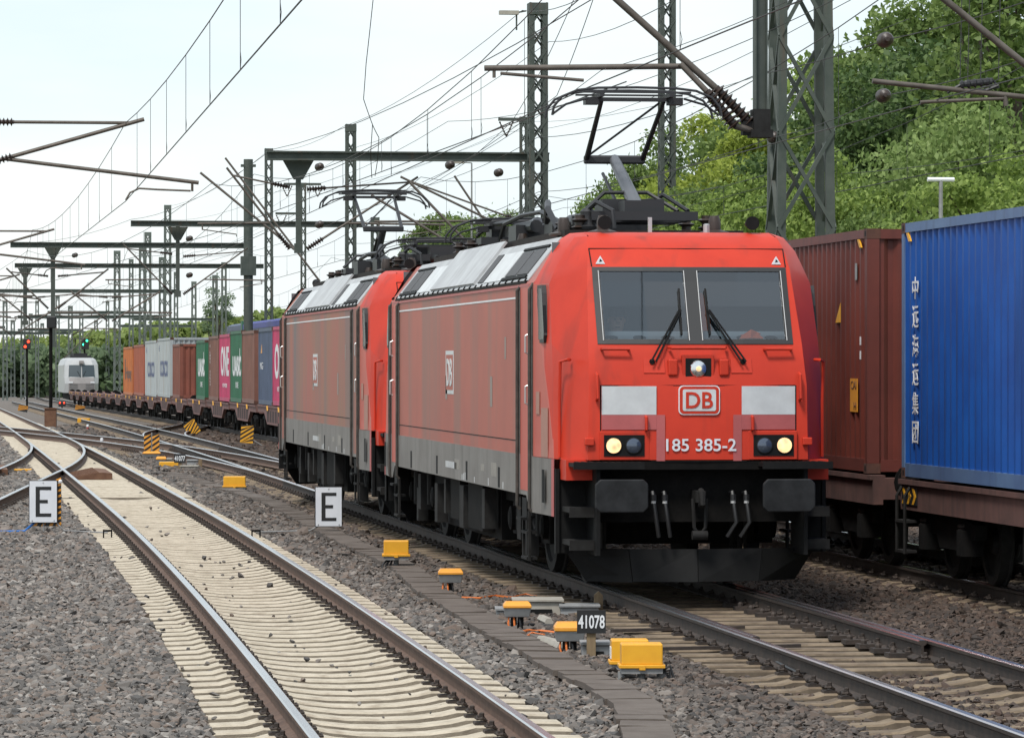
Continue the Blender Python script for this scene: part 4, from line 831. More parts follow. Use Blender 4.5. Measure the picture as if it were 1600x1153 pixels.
for lab, v0, Ln, ht, mt, tx in FAR:
    R_ = container(lab, v0, Ln, ht, mt); x = -1.2055
    if tx == 'o': text('ONE', 4.6, 1.15, 'txt_white', R_, (x, 3.05, 1.55), 'left', bold=.03); text('NETWORK', 2.6, .16, 'txt_white', R_, (x, 3.0, .62), 'left')
    if tx == 'p': text('ONE', 4.6, 1.15, 'txt_white', R_, (x, 3.05, 1.45), 'left', bold=.03); text('NETWORK', 2.6, .16, 'txt_white', R_, (x, 3.0, .55), 'left')
    if tx == 'g': text('UASC', 4.4, .75, 'txt_white', R_, (x, 2.7, 1.35), 'left', bold=.04); text('UAE', 1.4, .22, 'txt_white', R_, (x, 2.6, .65), 'left'); MB().box(x - .005, x + .002, 1.0, 1.15, 1.2, 2.0).ob('emblem_bar', 'txt_white', R_)
    if tx == 'k':
        for k, ch in enumerate('K LINE  CARGO'):
            if ch != ' ': text(ch, .3, .10, 'txt_white', R_, (x, 5.3, 2.2 - k * .13), 'left', bold=.02)
    if tx == 's': text('NG', 1.3, .24, 'txt_white', R_, (x, 4.8, 1.32), 'left'); MB().prism([(4.6, 1.75), (5.1, 1.75), (4.7, 2.05)], 'x', x - .004, x + .002).ob('emblem', 'orange', R_)
    if tx == 'c': text('COSCO', 7.2, .80, 'txt_navy', R_, (x, 6.1, 1.4), 'left', bold=.03); text('45', .9, .3, 'txt_navy', R_, (x, 10.6, 2.4), 'left')
    if tx == 'h': text('Hapag', 7.0, .85, 'txt_dark', R_, (x, 5.4, 1.2), 'left', bold=.03); MB().box(x - .005, x + .002, 9.2, 10.1, .9, 2.1).ob('emblem', 'txt_dark', R_)
for v0, Ln, lab in ((133.2, 13.6, 'under the slate blue container'), (147.5, 13.6, 'under the plain brown container'), (161.6, 13.6, 'under the pink container with large white letters'), (175.8, 12.6, 'with an empty slot beside the green container'), (189.2, 12.3, 'under the rust red container'), (202.2, 12.8, 'under the grey container nearest the rust red one'), (215.6, 12.8, 'under the grey container next to the red-orange one'), (229.0, 12.8, 'under the plain red-orange container'), (242.4, 12.8, 'under the bright orange container')):
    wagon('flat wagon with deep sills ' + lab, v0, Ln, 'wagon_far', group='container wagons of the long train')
ORD = ('right beside the bright orange container', 'second from the bright orange container', 'third from the bright orange container', 'fourth from the bright orange container', 'third from the white locomotive', 'second from the white locomotive', 'right in front of the white locomotive')
for i, v0 in enumerate((256.0, 271.5, 287.0, 302.5, 318.0, 333.5, 349.0)):
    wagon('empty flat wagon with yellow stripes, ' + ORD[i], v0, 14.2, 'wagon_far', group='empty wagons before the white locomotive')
# tarpaulin-covered body on the track behind
R_ = empty('swap_body', (16.75, 193, 1.38 + zg(195))); tag(R_, 'dark framed load unit under a blue tarpaulin, rising behind the green and slate containers', 'swap body')
MB().box(-1.25, 1.25, 0, 38, 0, 3.05).ob('side_wall', 'c_slate', R_); MB().box(-1.2, 1.2, -.3, 38.3, -.35, 0).ob('underframe', 'under', R_)
for y_ in (4, 34): bgo = MB().box(-1.0, 1.0, y_ - 1.4, y_ + 1.4, -1.35, -.35).ob('bogie', 'under', R_)
MB().prism([(-1.27, 3.05), (1.27, 3.05), (1.27, 3.30), (1.0, 3.42), (-1.0, 3.42), (-1.27, 3.30)], 'y', .2, 26).ob('tarpaulin', 'tarp', R_) if pm('tarp', (0.012, 0.02, 0.22), (0.01, 0.015, 0.17), .5, scale=2) else 0
MB().prism([(-1.27, 3.05), (1.27, 3.05), (1.27, 3.30), (1.0, 3.42), (-1.0, 3.42), (-1.27, 3.30)], 'y', 27, 38).ob('tarpaulin', 'c_slate', R_)
MB().box(-1.3, 1.3, 26, 27, 0, 3.5).ob('end_frame', 'c_green', R_)
# ------------------------------------------------------------------ white locomotive
pm('vec_white', (0.40, 0.405, 0.41), (0.34, 0.345, 0.35), .4, scale=1.5); pm('vec_grey', (0.27, 0.25, 0.245), (0.22, 0.2, 0.195), .5, scale=2); pm('vec_dark', (0.06, 0.06, 0.065), rough=.5)
VL = 366.0
R_ = empty('electric_locomotive', (U2, VL, zg(VL))); tag(R_, 'white electric locomotive with grey nose at the far end of the flat wagons', 'locomotive')
m = MB(); rows = [(.95, .35, 1.30, 1.50), (1.75, .25, 1.34, 1.50), (2.25, .45, 1.36, 1.50), (3.35, 1.05, 1.28, 1.46), (3.75, 1.35, 1.12, 1.30), (3.95, 1.9, .95, 1.05)]
for z, y, a, c in rows: m.v += [(-c, 2.6, z), (-a - .1, y + .45, z), (-a * .75, y, z), (a * .75, y, z), (a + .1, y + .45, z), (c, 2.6, z)]
for i in range(5):
    for j in range(5): m.f.append((i * 6 + j, i * 6 + j + 1, i * 6 + 7 + j, i * 6 + 6 + j))
m.f.append(tuple(30 + j for j in range(6))); m.f.append(tuple(reversed(range(6)))); m.mi = [0] * len(m.f); m.ob('cab', 'vec_white', R_)
MB().prism([(-1.5, .95), (-1.5, 3.3), (-1.28, 3.8), (-1.0, 3.95), (1.0, 3.95), (1.28, 3.8), (1.5, 3.3), (1.5, .95)], 'y', 2.6, 18.9).ob('body', 'vec_white', R_)
m = MB(); m.box(-1.12, 1.12, .17, .30, 1.05, 1.75); m.panel((-1.05, .24, 1.75), (1.05, .24, 1.75), (1.06, .44, 2.25), (-1.06, .44, 2.25), .02); no = m.ob('nose_panel', 'vec_grey', R_)
for z in (1.2, 1.35, 1.5, 1.65):
    for s in (-1, 1): MB().box(s * .35, s * 1.05, .15, .18, z, z + .04).ob('grille_bar', 'vec_dark', no)
for s in (-1, 1):
    m = MB(); m.panel(*([(.04, .47, 2.32), (1.12, .52, 2.32), (1.06, 1.02, 3.32), (.04, .97, 3.32)] if s > 0 else [(-1.12, .52, 2.32), (-.04, .47, 2.32), (-.04, .97, 3.32), (-1.06, 1.02, 3.32)]), .03); m.ob('windscreen', 'side_glass2' if s > 0 or pm('side_glass2', (0.035, 0.05, 0.06), rough=.3, spec=.3) else 'side_glass2', R_)
    m = MB(); m.box(s * .75, s * 1.1, .13, .18, 1.78, 1.92); m.ob('lamp', 'white', R_)
    m = MB(); m.lathe([(.2, 0), (.2, .05), (.1, .06), (.1, .5)], (s * .875, -.3, 1.05), (0, 1, 0), 12); m.ob('buffer', 'under', R_)
    m = MB(); m.tube([(s * .1, .45, 2.3), (s * .35, .7, 2.8)], .03, 5); m.ob('wiper', 'black', R_)
MB().box(-.2, .2, .8, 1.2, 3.45, 3.7).ob('lamp', 'vec_grey', R_)
m = MB(); m.box(-1.1, 1.1, .3, 18.5, .35, .95); m.ob('underframe', 'under', R_)
m = MB(); m.box(-.9, .9, 3, 16, 3.95, 4.12)
for y in (3.5, 5, 7, 9, 12): m.box(-.6, .6, y, y + .6, 4.1, 4.35)
m.ob('roof_gear', 'panto', R_)
m = MB(); m.tube([(0, 4, 4.2), (0, 6.0, 4.95)], .07, 6); m.tube([(-.4, 6, 4.95), (-.4, 4.2, 5.6)], .05, 6); m.tube([(.4, 6, 4.95), (.4, 4.2, 5.6)], .05, 6); m.tube([(-.95, 4.2, 5.35), (-.7, 4.2, 5.6), (.7, 4.2, 5.6), (.95, 4.2, 5.35)], .04, 6); m.ob('pantograph', 'panto', R_)
# ------------------------------------------------------------------ overhead line
def PV(px, py, v): k = (px - CX) / F; return P(px, py, v / (ct - k * st))
def lattice(label, pos, top, w_, indiv=False, bays=None, mat='mast_green', taper=.75, arm=None, group='lattice masts of the overhead line', cap=True, cf_=.27, tf=.32):
    z0 = pos.z; ht = top - z0; R = empty('lattice_mast', pos); tag(R, label, 'mast', group); wt = w_ * taper; c = w_ * cf_
    bays = bays or max(6, int(ht / (w_ * 1.35)))
    def half(z): return lerp(w_, wt, z / ht) / 2
    for sx_ in (-1, 1):
        for sy in (-1, 1):
            h0, h1 = half(0) - c / 2, half(ht) - c * .4
            MB().bar((sx_ * h0, sy * h0, 0), (sx_ * h1, sy * h1, ht), c, c * .8, up=(0, 1, 0)).ob('corner_post', mat, R)
    br = MB()
    for k in range(bays):
        za, zb = ht * k / bays, ht * (k + 1) / bays; ha, hb = half(za) - .01, half(zb) - .01; t = c * tf
        for f in range(4):
            pts = {0: ((-ha, -ha), (hb, -hb)), 1: ((ha, -ha), (hb, hb)), 2: ((ha, ha), (-hb, hb)), 3: ((-ha, ha), (-hb, -hb))}[f]
            sg = -1 if k % 2 else 1; (xa, ya), (xb, yb) = pts
            segs = [((xa, ya, za), (xb, yb, zb))]
            segs.append(({0: (ha, -ha, za), 1: (ha, ha, za), 2: (-ha, ha, za), 3: (-ha, -ha, za)}[f], {0: (-hb, -hb, zb), 1: (hb, -hb, zb), 2: (hb, hb, zb), 3: (-hb, hb, zb)}[f]))
            for p, q in segs:
                if indiv and f in (0, 3): MB().bar(p, q, t, t).ob('brace', mat, R)
                else: br.bar(p, q, t, t)
    tag(br.ob('bracing', mat, R), kind='stuff')
    if cap:
        m = MB(); m.box(-wt / 2 - .02, wt / 2 + .02, -wt / 2 - .02, wt / 2 + .02, ht - .3, ht); m.ob('head_plate', mat, R)
    m = MB(); m.box(-w_ * .8, w_ * .8, -w_ * .8, w_ * .8, -.5, .12); m.ob('footing', 'box_grey', R)
    return R
def base(px, Z): p = P(px, HY, Z); return Vector((p.x, p.y, (hill(p.x, p.y) if p.x > 17 else zg(p.y)) - .3))
def beam(parent, ua, ub, v, z, h=.26, mat='mast_green', at=None):
    o = parent.location; m = MB(); a, b_ = min(ua, ub), max(ua, ub)
    m.box(a, b_, v - .12, v + .12, z - h / 2, z - h / 2 + .04); m.box(a, b_, v - .12, v + .12, z + h / 2 - .04, z + h / 2); m.box(a, b_, v - .03, v + .03, z - h / 2 + .04, z + h / 2 - .04)
    m.v = [(x - o.x, y - o.y, zz - o.z) for x, y, zz in m.v]; return m.ob('cross_beam', mat, parent)
def droppost(parent, u, v, z0, z1, w_=.16, flare=True, mat='mast_green'):
    o = parent.location; m = MB(); m.box(u - w_ / 2, u + w_ / 2, v - w_ / 2, v + w_ / 2, z0, z1)
    if flare: m.prism([(u - .12, z1 - .55), (u + .12, z1 - .55), (u + .42, z1 - .02), (u - .42, z1 - .02)], 'y', v - .06, v + .06)
    m.box(u - w_ * .8, u + w_ * .8, v - w_ * .8, v + w_ * .8, z0 - .03, z0 + .22)
    m.v = [(x - o.x, y - o.y, zz - o.z) for x, y, zz in m.v]; return m.ob('drop_post', mat, parent)
def cant(label, up, v, zp, uw, zc, zm, group='swivel arms carrying the contact wires', r=.03, stag=.25, top_z=None, curved=False, wm='arm', over=1.0):
    """swivel arm from post at x=up to the wire at x=uw"""
    R = empty('cantilever_arm', (up, v, zp)); tag(R, label, 'cantilever', group); s = 1 if uw > up else -1
    def loc(u, z, dv=0): return Vector((u - up, dv, z - zp))
    a = loc(up + s * .12, zp + .08); m_ = loc(uw + s * .1, zm); d = (m_ - a).normalized()
    MB().ins(a, a + d * .5, .085, 10, 7, .45).ob('insulator', 'ceramic', R, smooth=True)
    MB().tube([a + d * .5, m_ + d * .25], r, 8).ob('bracket_tube', wm, R, smooth=True)
    tz = top_z or zm + .05; b_ = loc(up + s * .12, tz); e = (m_ - b_).normalized()
    if top_z is None or top_z > 0:
        MB().ins(b_, b_ + e * .5, .085, 10, 7, .45).ob('insulator', 'ceramic', R, smooth=True)
        MB().tube([b_ + e * .5, m_], r * .8, 8).ob('top_tube', wm, R, smooth=True)
    zr = zc + .38; t = (zr - zp - a.z) / (m_.z - a.z) if m_.z != a.z else .5; t = min(.9, max(.12, t)); st_ = a + (m_ - a) * t
    en = loc(uw + s * over, zr - .03); MB().tube([st_, en], r * .95, 8).ob('registration_tube', wm, R, smooth=True)
    m = MB(); m.tube([en + Vector((-s * .12, 0, 0)), en + Vector((-s * .12, 0, -.16))], r * .7, 6)
    wpt = loc(uw, zc + .02)
    if curved: m.tube([en + Vector((-s * .15, 0, -.15)), en + Vector((-s * .75, 0, -.13)), wpt + Vector((s * .25, 0, .22)), wpt + Vector((s * .08, 0, .14)), wpt], r * .55, 6)
    else: m.tube([en + Vector((-s * .12, 0, -.15)), wpt + Vector((0, 0, .06)), wpt], r * .55, 6)
    m.ob('steady_arm', wm, R, smooth=True)
    return R
def catenary(label, sup, mat='wire', rc=.0085, drop=5.5, dsag=1.0, jumpers=(), far=260):
    """sup: (v, u, z_contact, z_messenger)"""
    R = empty('overhead_line', (sup[0][1], sup[0][0], 0)); tag(R, label, 'overhead line', 'contact lines over the tracks'); o = R.location
    def L_(p): return (p[0] - o.x, p[1] - o.y, p[2] - o.z)
    cw = [L_((s[1], s[0], s[2])) for s in sup]; m = MB(); m.tube(cw, rc, 5); m.ob('contact_wire', mat, R)
    mw = []; dr = []
    for (a, b_) in zip(sup, sup[1:]):
        n = max(2, int((b_[0] - a[0]) / drop)); sg = min(a[3], b_[3]) - max(a[2], b_[2]) - .35
        sg = min(dsag, sg) if b_[0] - a[0] > 25 else .1
        for i in range(n + (1 if b_ is sup[-1] else 0)):
            t = i / n; u, v = lerp(a[1], b_[1], t), lerp(a[0], b_[0], t); zm = lerp(a[3], b_[3], t) - 4 * sg * t * (1 - t); zc = lerp(a[2], b_[2], t)
            uc = u; mw.append(L_((u, v, zm)))
            if 0 < i < n and v < far: dr.append((L_((u, v, zm)), L_((uc, v, zc))))
    m = MB(); m.tube(mw, rc * .9, 5); m.ob('messenger_wire', mat, R)
    for p, q in dr:
        m = MB(); m.tube([p, q], rc * .45, 4); m.tube([q, (q[0], q[1] - .12, q[2] + .1), (q[0], q[1], q[2] + .2)], rc * .4, 4); m.ob('dropper', mat, R)
    return R
def wire(label, pts, r=.008, mat='wire', name='wire', cat='wire', group='feeder and earth wires'):
    o = pts[0]; m = MB(); out_ = []
    for a, b_ in zip(pts, pts[1:]):
        n = 8; sg = (b_ - a).length * .006
        for i in range(n): t = i / n; p = a.lerp(b_, t); out_.append(p - Vector((0, 0, 4 * sg * t * (1 - t))))
    out_.append(pts[-1]); m.tube([p - o for p in out_], r, 5); w__ = m.ob(name, mat, loc=o); tag(w__, label, cat, group); return w__
def strain(label, p, d, r=.11, Ln=.42):
    d = Vector(d).normalized(); m = MB(); m.lathe([(.03, -Ln / 2 - .06), (.04, -Ln / 2), (r * .8, -Ln / 2 + .03), (r, -Ln / 4), (r * .82, -.02), (r * .82, .02), (r, Ln / 4), (r * .8, Ln / 2 - .03), (.04, Ln / 2), (.03, Ln / 2 + .06)], (0, 0, 0), d, 14)
    o = m.ob('strain_insulator', 'ceramic', loc=p, smooth=True); tag(o, label, 'insulator', 'dark strain insulators in the wires'); return o
# --- supports at 50 m: drop post between the red and the container train
GT = lattice('big lattice tower with wide legs, behind the brown container', base(1251, 76), 15.0, 1.14, True, 9, taper=.72, cap=False, cf_=.135, tf=.42)
VP0 = P(1187, HY, 50).y
gp = empty('hanging_post', (9.56, VP0, 5.1)); tag(gp, 'dark green hanging post ending above the leading locomotive, right of its pantograph', 'post')
MB().box(-.075, -.06, -.08, .08, 0, 6).ob('flange', 'mast_green', gp); MB().box(.06, .075, -.08, .08, 0, 6).ob('flange', 'mast_green', gp); MB().box(-.06, .06, -.012, .012, 0, 6).ob('web', 'mast_green', gp)
m = MB(); m.box(-.13, .13, -.13, .13, -.05, .04); m.box(-.10, .10, -.12, .12, .04, .28); m.box(-.22, -.08, -.07, .07, -.02, .14); m.ob('bracket', 'under_grey', gp)
def ctube(R, a, b_, r, nm='bracket_tube', mat='arm'): o = R.location; MB().tube([a - o, b_ - o], r, 10).ob(nm, mat, R, smooth=True)
def cins(R, a, b_, r=.10): o = R.location; MB().ins(a - o, b_ - o, r, 12, 8, .5).ob('insulator', 'ceramic', R, smooth=True)
ca = empty('cantilever_arm', gp.location); tag(ca, 'swivel arm over the leading locomotive with two ribbed insulators', 'cantilever', 'swivel arms carrying the contact wires')
q_ = lambda px, py, dv=0.0: PV(px, py, VP0 + dv)
cins(ca, q_(1172, 192), q_(1118, 138)); ctube(ca, q_(1118, 138), q_(955, -8), .042); ctube(ca, q_(1188, 205), q_(1172, 192), .035)
cins(ca, q_(1148, 197, -.12), q_(1104, 143, -.12)); ctube(ca, q_(1104, 143, -.12), q_(1063, 100, -.05), .036); ctube(ca, q_(1186, 208), q_(1148, 197, -.12), .04, 'end_fitting')
ctube(ca, q_(757, 107), q_(1066, 104), .035, 'registration_tube'); ctube(ca, q_(772, 106), q_(772, 122), .02, 'hanger'); ctube(ca, q_(782, 115), q_(912, 126), .02, 'steady_arm')
# container-train side of the same support
cb = empty('cantilever_arm', PV(1640, 160, 51)); tag(cb, 'swivel arm reaching in from the right above the blue container', 'cantilever', 'swivel arms carrying the contact wires')
q_ = lambda px, py, dv=0.0: PV(px, py, 50.5 + dv)
ctube(cb, q_(1363, 127), q_(1640, 156), .033, 'registration_tube'); ctube(cb, q_(1470, -5), q_(1640, 132), .042); ctube(cb, q_(1438, 160), q_(1572, 154), .022, 'steady_arm'); ctube(cb, q_(1570, 150), q_(1572, 166), .03, 'hanger')
m = MB(); o = cb.location; m.ins(q_(1500, 133) - o, q_(1550, 128) - o, .06, 10, 5, .6); m.tube([q_(1480, 145) - o, q_(1510, 128) - o, q_(1550, 124) - o, q_(1560, 138) - o], .02, 6); m.tube([q_(1500, 143) - o, q_(1540, 142) - o, q_(1560, 134) - o], .025, 6); m.ob('section_insulator', 'panto', cb)
for px in (1500, 1512, 1532, 1560): MB().tube([q_(px + 3, -10) - o, q_(px, 125) - o], .006, 4).ob('hanger_wire', 'wire', cb)
# --- gantry at 110 m
v1_ = P(650, HY, 110).y
GA = lattice('tall lattice mast with a lamp, carrying the long green cross beam', base(840, 110), 11.7, .50, True, 20, taper=.9)
beam(GA, 8.35, 15.7, P(600, 240, 110).y, 7.75, .24); droppost(GA, 9.2, P(467, 240, 110).y, 5.28, 7.7, .13)
o = GA.location; m = MB(); m.bar((-.3, 0, 11.5 - o.z), (-.55, 0, 11.45 - o.z), .04); m.bar((-.55, 0, 11.45 - o.z), (-.55, 0, 11.0 - o.z), .04); m.ob('lamp_bracket', 'mast_green', GA); MB().box(-1.0, -.5, -.1, .1, 11.4 - o.z, 11.5 - o.z).ob('lamp_head', 'cover_pale', GA)
cant('swivel arm on the hanging post behind the second pantograph', 9.1, P(467, 240, 110).y, 5.28, 7.6, 5.65, 7.25, top_z=6.95)
cant('second arm on the same hanging post, reaching towards the container train', 9.3, P(467, 240, 110).y, 5.28, 12.0, 5.65, 7.1, top_z=6.9)
cant('swivel arm fixed to the lattice mast with the lamp', 15.1, P(800, 240, 110).y, 5.6, 12.1, 5.7, 7.1, top_z=6.05)
# --- gantry at 171 m
GB = lattice('lattice mast rising above the second locomotive, left of the lamp mast', base(548, 171), 12.0, .46, False, taper=.85)
beam(GB, 7.6, 17.0, P(390, 345, 171).y, 8.0, .24); droppost(GB, 9.5, P(277, 345, 171).y, 5.1, 7.9, .15)
cant('swivel arm on the thin hanging post above the empty wagons', 9.4, P(277, 345, 171).y, 5.1, 7.6, 5.4, 7.0, top_z=6.8); cant('arm on the thin hanging post, pointing to the container train', 9.6, P(277, 345, 171).y, 5.1, 12.0, 5.4, 6.9, top_z=6.7)
# --- heavy post at 200 m with the beam reaching left
hp = empty('steel_post', base(388, 200)); tag(hp, 'thick smooth green post standing behind the green container', 'post'); MB().lathe([(.22, 0), (.22, 12.6)], (0, 0, 0), n=12).ob('shaft', 'mast_green', hp, smooth=True); MB().cbox((0, 0, 12.3), (.7, .3, .12)).ob('head_plate', 'mast_green', hp); MB().cbox((0, 0, 7.6), (.7, .6, .9)).ob('clamp', 'mast_green', hp)
beam(hp, 3.3, 14.3, P(216, 381, 200).y, 7.95, .26); droppost(hp, 5.3, P(83, 381, 200).y, 3.2, 7.9, .2)
cant('arm on the hanging post above the left signal', 5.2, P(83, 381, 200).y, 4.9, 3.4, 5.2, 6.7, r=.04, top_z=6.5); cant('arm on the hanging post above the left signal, reaching right', 5.4, P(83, 381, 200).y, 4.9, 7.6, 5.2, 6.7, r=.04, top_z=6.5)
GC = lattice('lattice mast right beside the thick green post', base(420, 222), 13.6, .46, False, taper=.85); beam(GC, 4.2, 18.2, P(225, 413, 240).y, 7.9, .26); droppost(GC, 4.8, P(38, 413, 240).y, 4.6, 7.8, .22)
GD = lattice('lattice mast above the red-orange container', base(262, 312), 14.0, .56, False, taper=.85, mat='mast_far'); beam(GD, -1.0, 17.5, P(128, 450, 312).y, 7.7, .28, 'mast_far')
for (px, yt, Z, lab) in ((231, 363, 330, 'behind the grey containers'), (222, 388, 362, 'just left of the mast behind the grey containers'), (183, 392, 345, 'above the bright orange container'), (253, 402, 380, 'second above the red-orange container'), (336, 430, 420, 'above the pink container'), (303, 440, 450, 'above the brown container with small letters'),
                      (36, 478, 480, 'behind the red signal'), (20, 500, 520, 'left of the red signal, far off'), (8, 470, 470, 'at the left edge of the photo'), (48, 490, 560, 'right behind the red signal'), (110, 478, 480, 'behind the white locomotive'), (127, 490, 540, 'behind the green signal'), (150, 500, 600, 'between the white locomotive and the orange container'), (66, 505, 600, 'left of the tall signal post')):
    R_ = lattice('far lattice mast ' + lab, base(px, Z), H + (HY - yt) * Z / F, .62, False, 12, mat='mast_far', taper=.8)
    if Z > 340: beam(R_, R_.location.x - 8, R_.location.x, R_.location.y, zg(R_.location.y) + 7.6 + rnd.uniform(-.5, .8), .28, 'mast_far')
# --- masts with feeder cross-arms behind
def feeder(px, yt, Z, arms, lab, w_=.34):
    b_ = base(px, Z); R_ = lattice(lab, b_, H + (HY - yt) * Z / F, w_, False, 22, taper=.9); o = R_.location
    for (xa, xb, py) in arms:
        z = H + (HY - py) * Z / F - o.z; ua, ub = UZ(xa, Z) - o.x, UZ(xb, Z) - o.x; MB().box(ua, ub, -.08, .08, z - .07, z + .07).ob('cross_arm', 'mast_green', R_)
        for u in ([ua + .2, ub - .2] if xb - xa > 45 and xa < px < xb else [ua + .35]):
            m = MB(); m.ins((u - .3, 0, z - .1), (u, 0, z - .75), .05, 8, 5, .5); m.ob('insulator', 'ceramic', R_); m = MB(); m.ins((u + .3, 0, z - .1), (u, 0, z - .75), .05, 8, 5, .5); m.ob('insulator', 'ceramic', R_)
    return R_
feeder(818, 183, 185, [(778, 823, 187)], 'slim lattice mast with a short cross arm, just left of the lamp mast')
feeder(474, 286, 255, [(443, 502, 288), (430, 475, 334)], 'slim lattice mast with cross arms behind the hanging post')
feeder(586, 340, 250, [], 'short lattice mast right behind the second pantograph', .5)
GE = lattice('tall lattice mast between the lamp mast and the big tower', base(1042, 140), 16.5, .52, True, 24, taper=.95)
# --- left-hand supports for the near track
for v, lab in ((79, 'large swivel arm with a curved steady arm, upper left of the photo'), (141, 'swivel arm below the large one at the left edge'), (202, 'third swivel arm at the left edge, farther off'), (263, 'far swivel arm at the left edge above the red signal')):
    cant(lab, .75, v, 6.0 + zg(v), 3.42, 5.4 + zg(v), 6.85 + zg(v), r=.038, curved=True, over=1.35, top_z=6.85 + zg(v))
for v, lab in ((105, 'short thick tube ends at the left edge below the upper arm'), (150, 'arm over the diverging track, left edge'), (210, 'arm over the far left track'), (270, 'most distant arm over the far left track')):
    cant(lab, -3.6, v, 5.5 + zg(v), -1.2, 5.4 + zg(v), 6.9 + zg(v), r=.04, over=1.2, top_z=6.7 + zg(v))
z_ = zg
catenary('contact line over the near left track', [(14, 2.75, 5.4, 6.9), (79, 3.42, 5.4, 6.85), (141, 3.05, 5.35, 6.8), (202, 3.42, 5.1, 6.55), (263, 3.0, 4.85, 6.3), (330, 3.3, 4.5, 6)], dsag=.5)
catenary('contact line above the red locomotives', [(-16, 8.0, 5.66, 7.3), (49.6, 7.6, 5.66, 7.3), (109, 8.0, 5.62, 7.25), (171, 7.5, 5.4, 7.0), (232, 8.0, 5.2, 6.8), (293, 7.6, 4.9, 6.5)])
catenary('contact line above the container train', [(-16, 12.3, 5.66, 7.3), (50.5, 12.0, 5.6, 7.3), (109, 12.3, 5.62, 7.2), (171, 11.9, 5.4, 7.0), (232, 12.2, 5.2, 6.8), (293, 12.0, 4.9, 6.5), (360, 12, 4.6, 6.2)])
catenary('contact line over the track behind the container train', [(0, 16.9, 5.6, 7.2), (60, 16.5, 5.6, 7.2), (120, 16.9, 5.6, 7.2), (180, 16.5, 5.3, 6.9), (240, 16.8, 5.0, 6.6)])
catenary('contact line over the far left track', [(90, -1.0, 5.5, 7), (150, -1.3, 5.4, 6.9), (210, -1.0, 5.1, 6.6), (270, -1.3, 4.8, 6.3)])
catenary('contact line leaving the locomotive track towards the left', [(50, 8.1, 5.75, 7.2), (109, 6.9, 5.7, 7.0), (171, 3.5, 5.4, 6.9), (232, -2.0, 5.1, 6.6)])
# --- feeder wires from mast to mast
def top(R_, dz=-.1, du=0.0):
    p = R_.location; h = max(ch.bound_box[6][2] for ch in R_.children if ch.type == 'MESH'); return Vector((p.x + du, p.y, p.z + h + dz))
tA, tB, tC, tE, tD = top(GA), top(GB), top(GC), top(GE), top(GD)
wire('upper feeder wire running from the lamp mast back to the mast beside the thick post', [P(1010, -70, 62), tA + Vector((-.4, 0, -.1)), tB + Vector((-.3, 0, 0)), tC, tD], .009)
wire('lower feeder wire below the upper one along the mast tops', [P(1150, -60, 60), tA + Vector((.3, 0, -.9)), tB + Vector((.3, 0, -.8)), tD + Vector((0, 0, -1))], .008)
wire('wire slanting from the beam end up past the lamp mast', [P(1100, -110, 48), P(425, 234, 110), P(205, 343, 171), P(52, 379, 200)], .008)
wire('wire between the slim cross-arm masts', [P(1330, 0, 80), P(795, 206, 185), P(455, 305, 255), P(200, 420, 370)], .008)
wire('second wire between the slim cross-arm masts', [P(1420, 30, 85), P(820, 190, 185), P(490, 305, 255), P(230, 425, 370)], .008)
wire('wire with two strain insulators above the blue container', [P(1600, 4, 52), P(1383, 63, 57), P(1180, 118, 64), P(840, 215, 100), P(600, 300, 150)], .008)
wire('lower wire with a strain insulator above the blue container', [P(1620, 86, 55), P(1380, 150, 63), P(1208, 215, 76), P(842, 300, 110), P(540, 380, 180)], .008)
wire('thin wire passing in front of the wooded bank', [P(1600, 235, 80), P(1250, 275, 95), P(870, 350, 130)], .007)
wire('slack jumper hanging from the upper wires above the second pantograph', [P(584, -10, 95), P(572, 100, 98), P(568, 155, 100), P(582, 195, 102), P(579, 240, 104), P(581, 278, 106)], .010)
wire('second slack jumper beside the first one', [P(582, 195, 102), P(592, 215, 104), P(590, 250, 105), P(586, 275, 106)], .010)
for (px, py, Z, dd, lab) in ((1383, 63, 57, .33, 'upper dark strain insulator in front of the trees'), (1380, 150, 63, .28, 'lower dark strain insulator in front of the trees'), (1209, 215, 76, .2, 'strain insulator on the big tower leg'), (703, 258, 105, .3, 'round insulator right of the second pantograph'), (779, 270, 108, .3, 'round insulator beside the lamp mast'), (499, 261, 112, .3, 'round insulator above the beam left of the second pantograph'), (499, 351, 120, .3, 'round insulator below the second pantograph head, left'), (117, 399, 190, .3, 'small insulator over the far left tracks'), (296, 373, 160, .3, 'small insulator beside the thin hanging post'), (296, 430, 170, .3, 'small insulator below the one beside the thin hanging post')):
    strain(lab, P(px, py, Z), P(px + 20, py - 20 * dd, Z - 1.2) - P(px, py, Z), .105, .40)
for (xa, ya, xb, yb, Z, lab) in ((858, 183, 424, 178, 110, 'top'),):
    pass
# --- lamp posts
def lamp(px, yt, Z, lab, tube_=False):
    b_ = base(px, Z); ht = H + (HY - yt) * Z / F - b_.z; R_ = empty('lamp_post', b_); tag(R_, lab, 'lamp post'); MB().tube([(0, 0, 0), (0, 0, ht)], [.06, .035], 8).ob('pole', 'box_grey', R_, smooth=True)
    if tube_: MB().tube([(-.24, 0, ht), (.24, 0, ht)], .04, 8).ob('lamp_head', 'white', R_, smooth=True)
    else: MB().bar((0, 0, ht), (-.45, 0, ht + .03), .05).ob('lamp_arm', 'box_grey', R_); MB().box(-.85, -.35, -.1, .1, ht - .03, ht + .08).ob('lamp_head', 'cover_pale', R_)
lamp(737, 255, 190, 'thin grey lamp post with a flat head, left of the lamp mast'); lamp(1470, 281, 75, 'lamp post with a white tube head above the brown and blue containers', True)

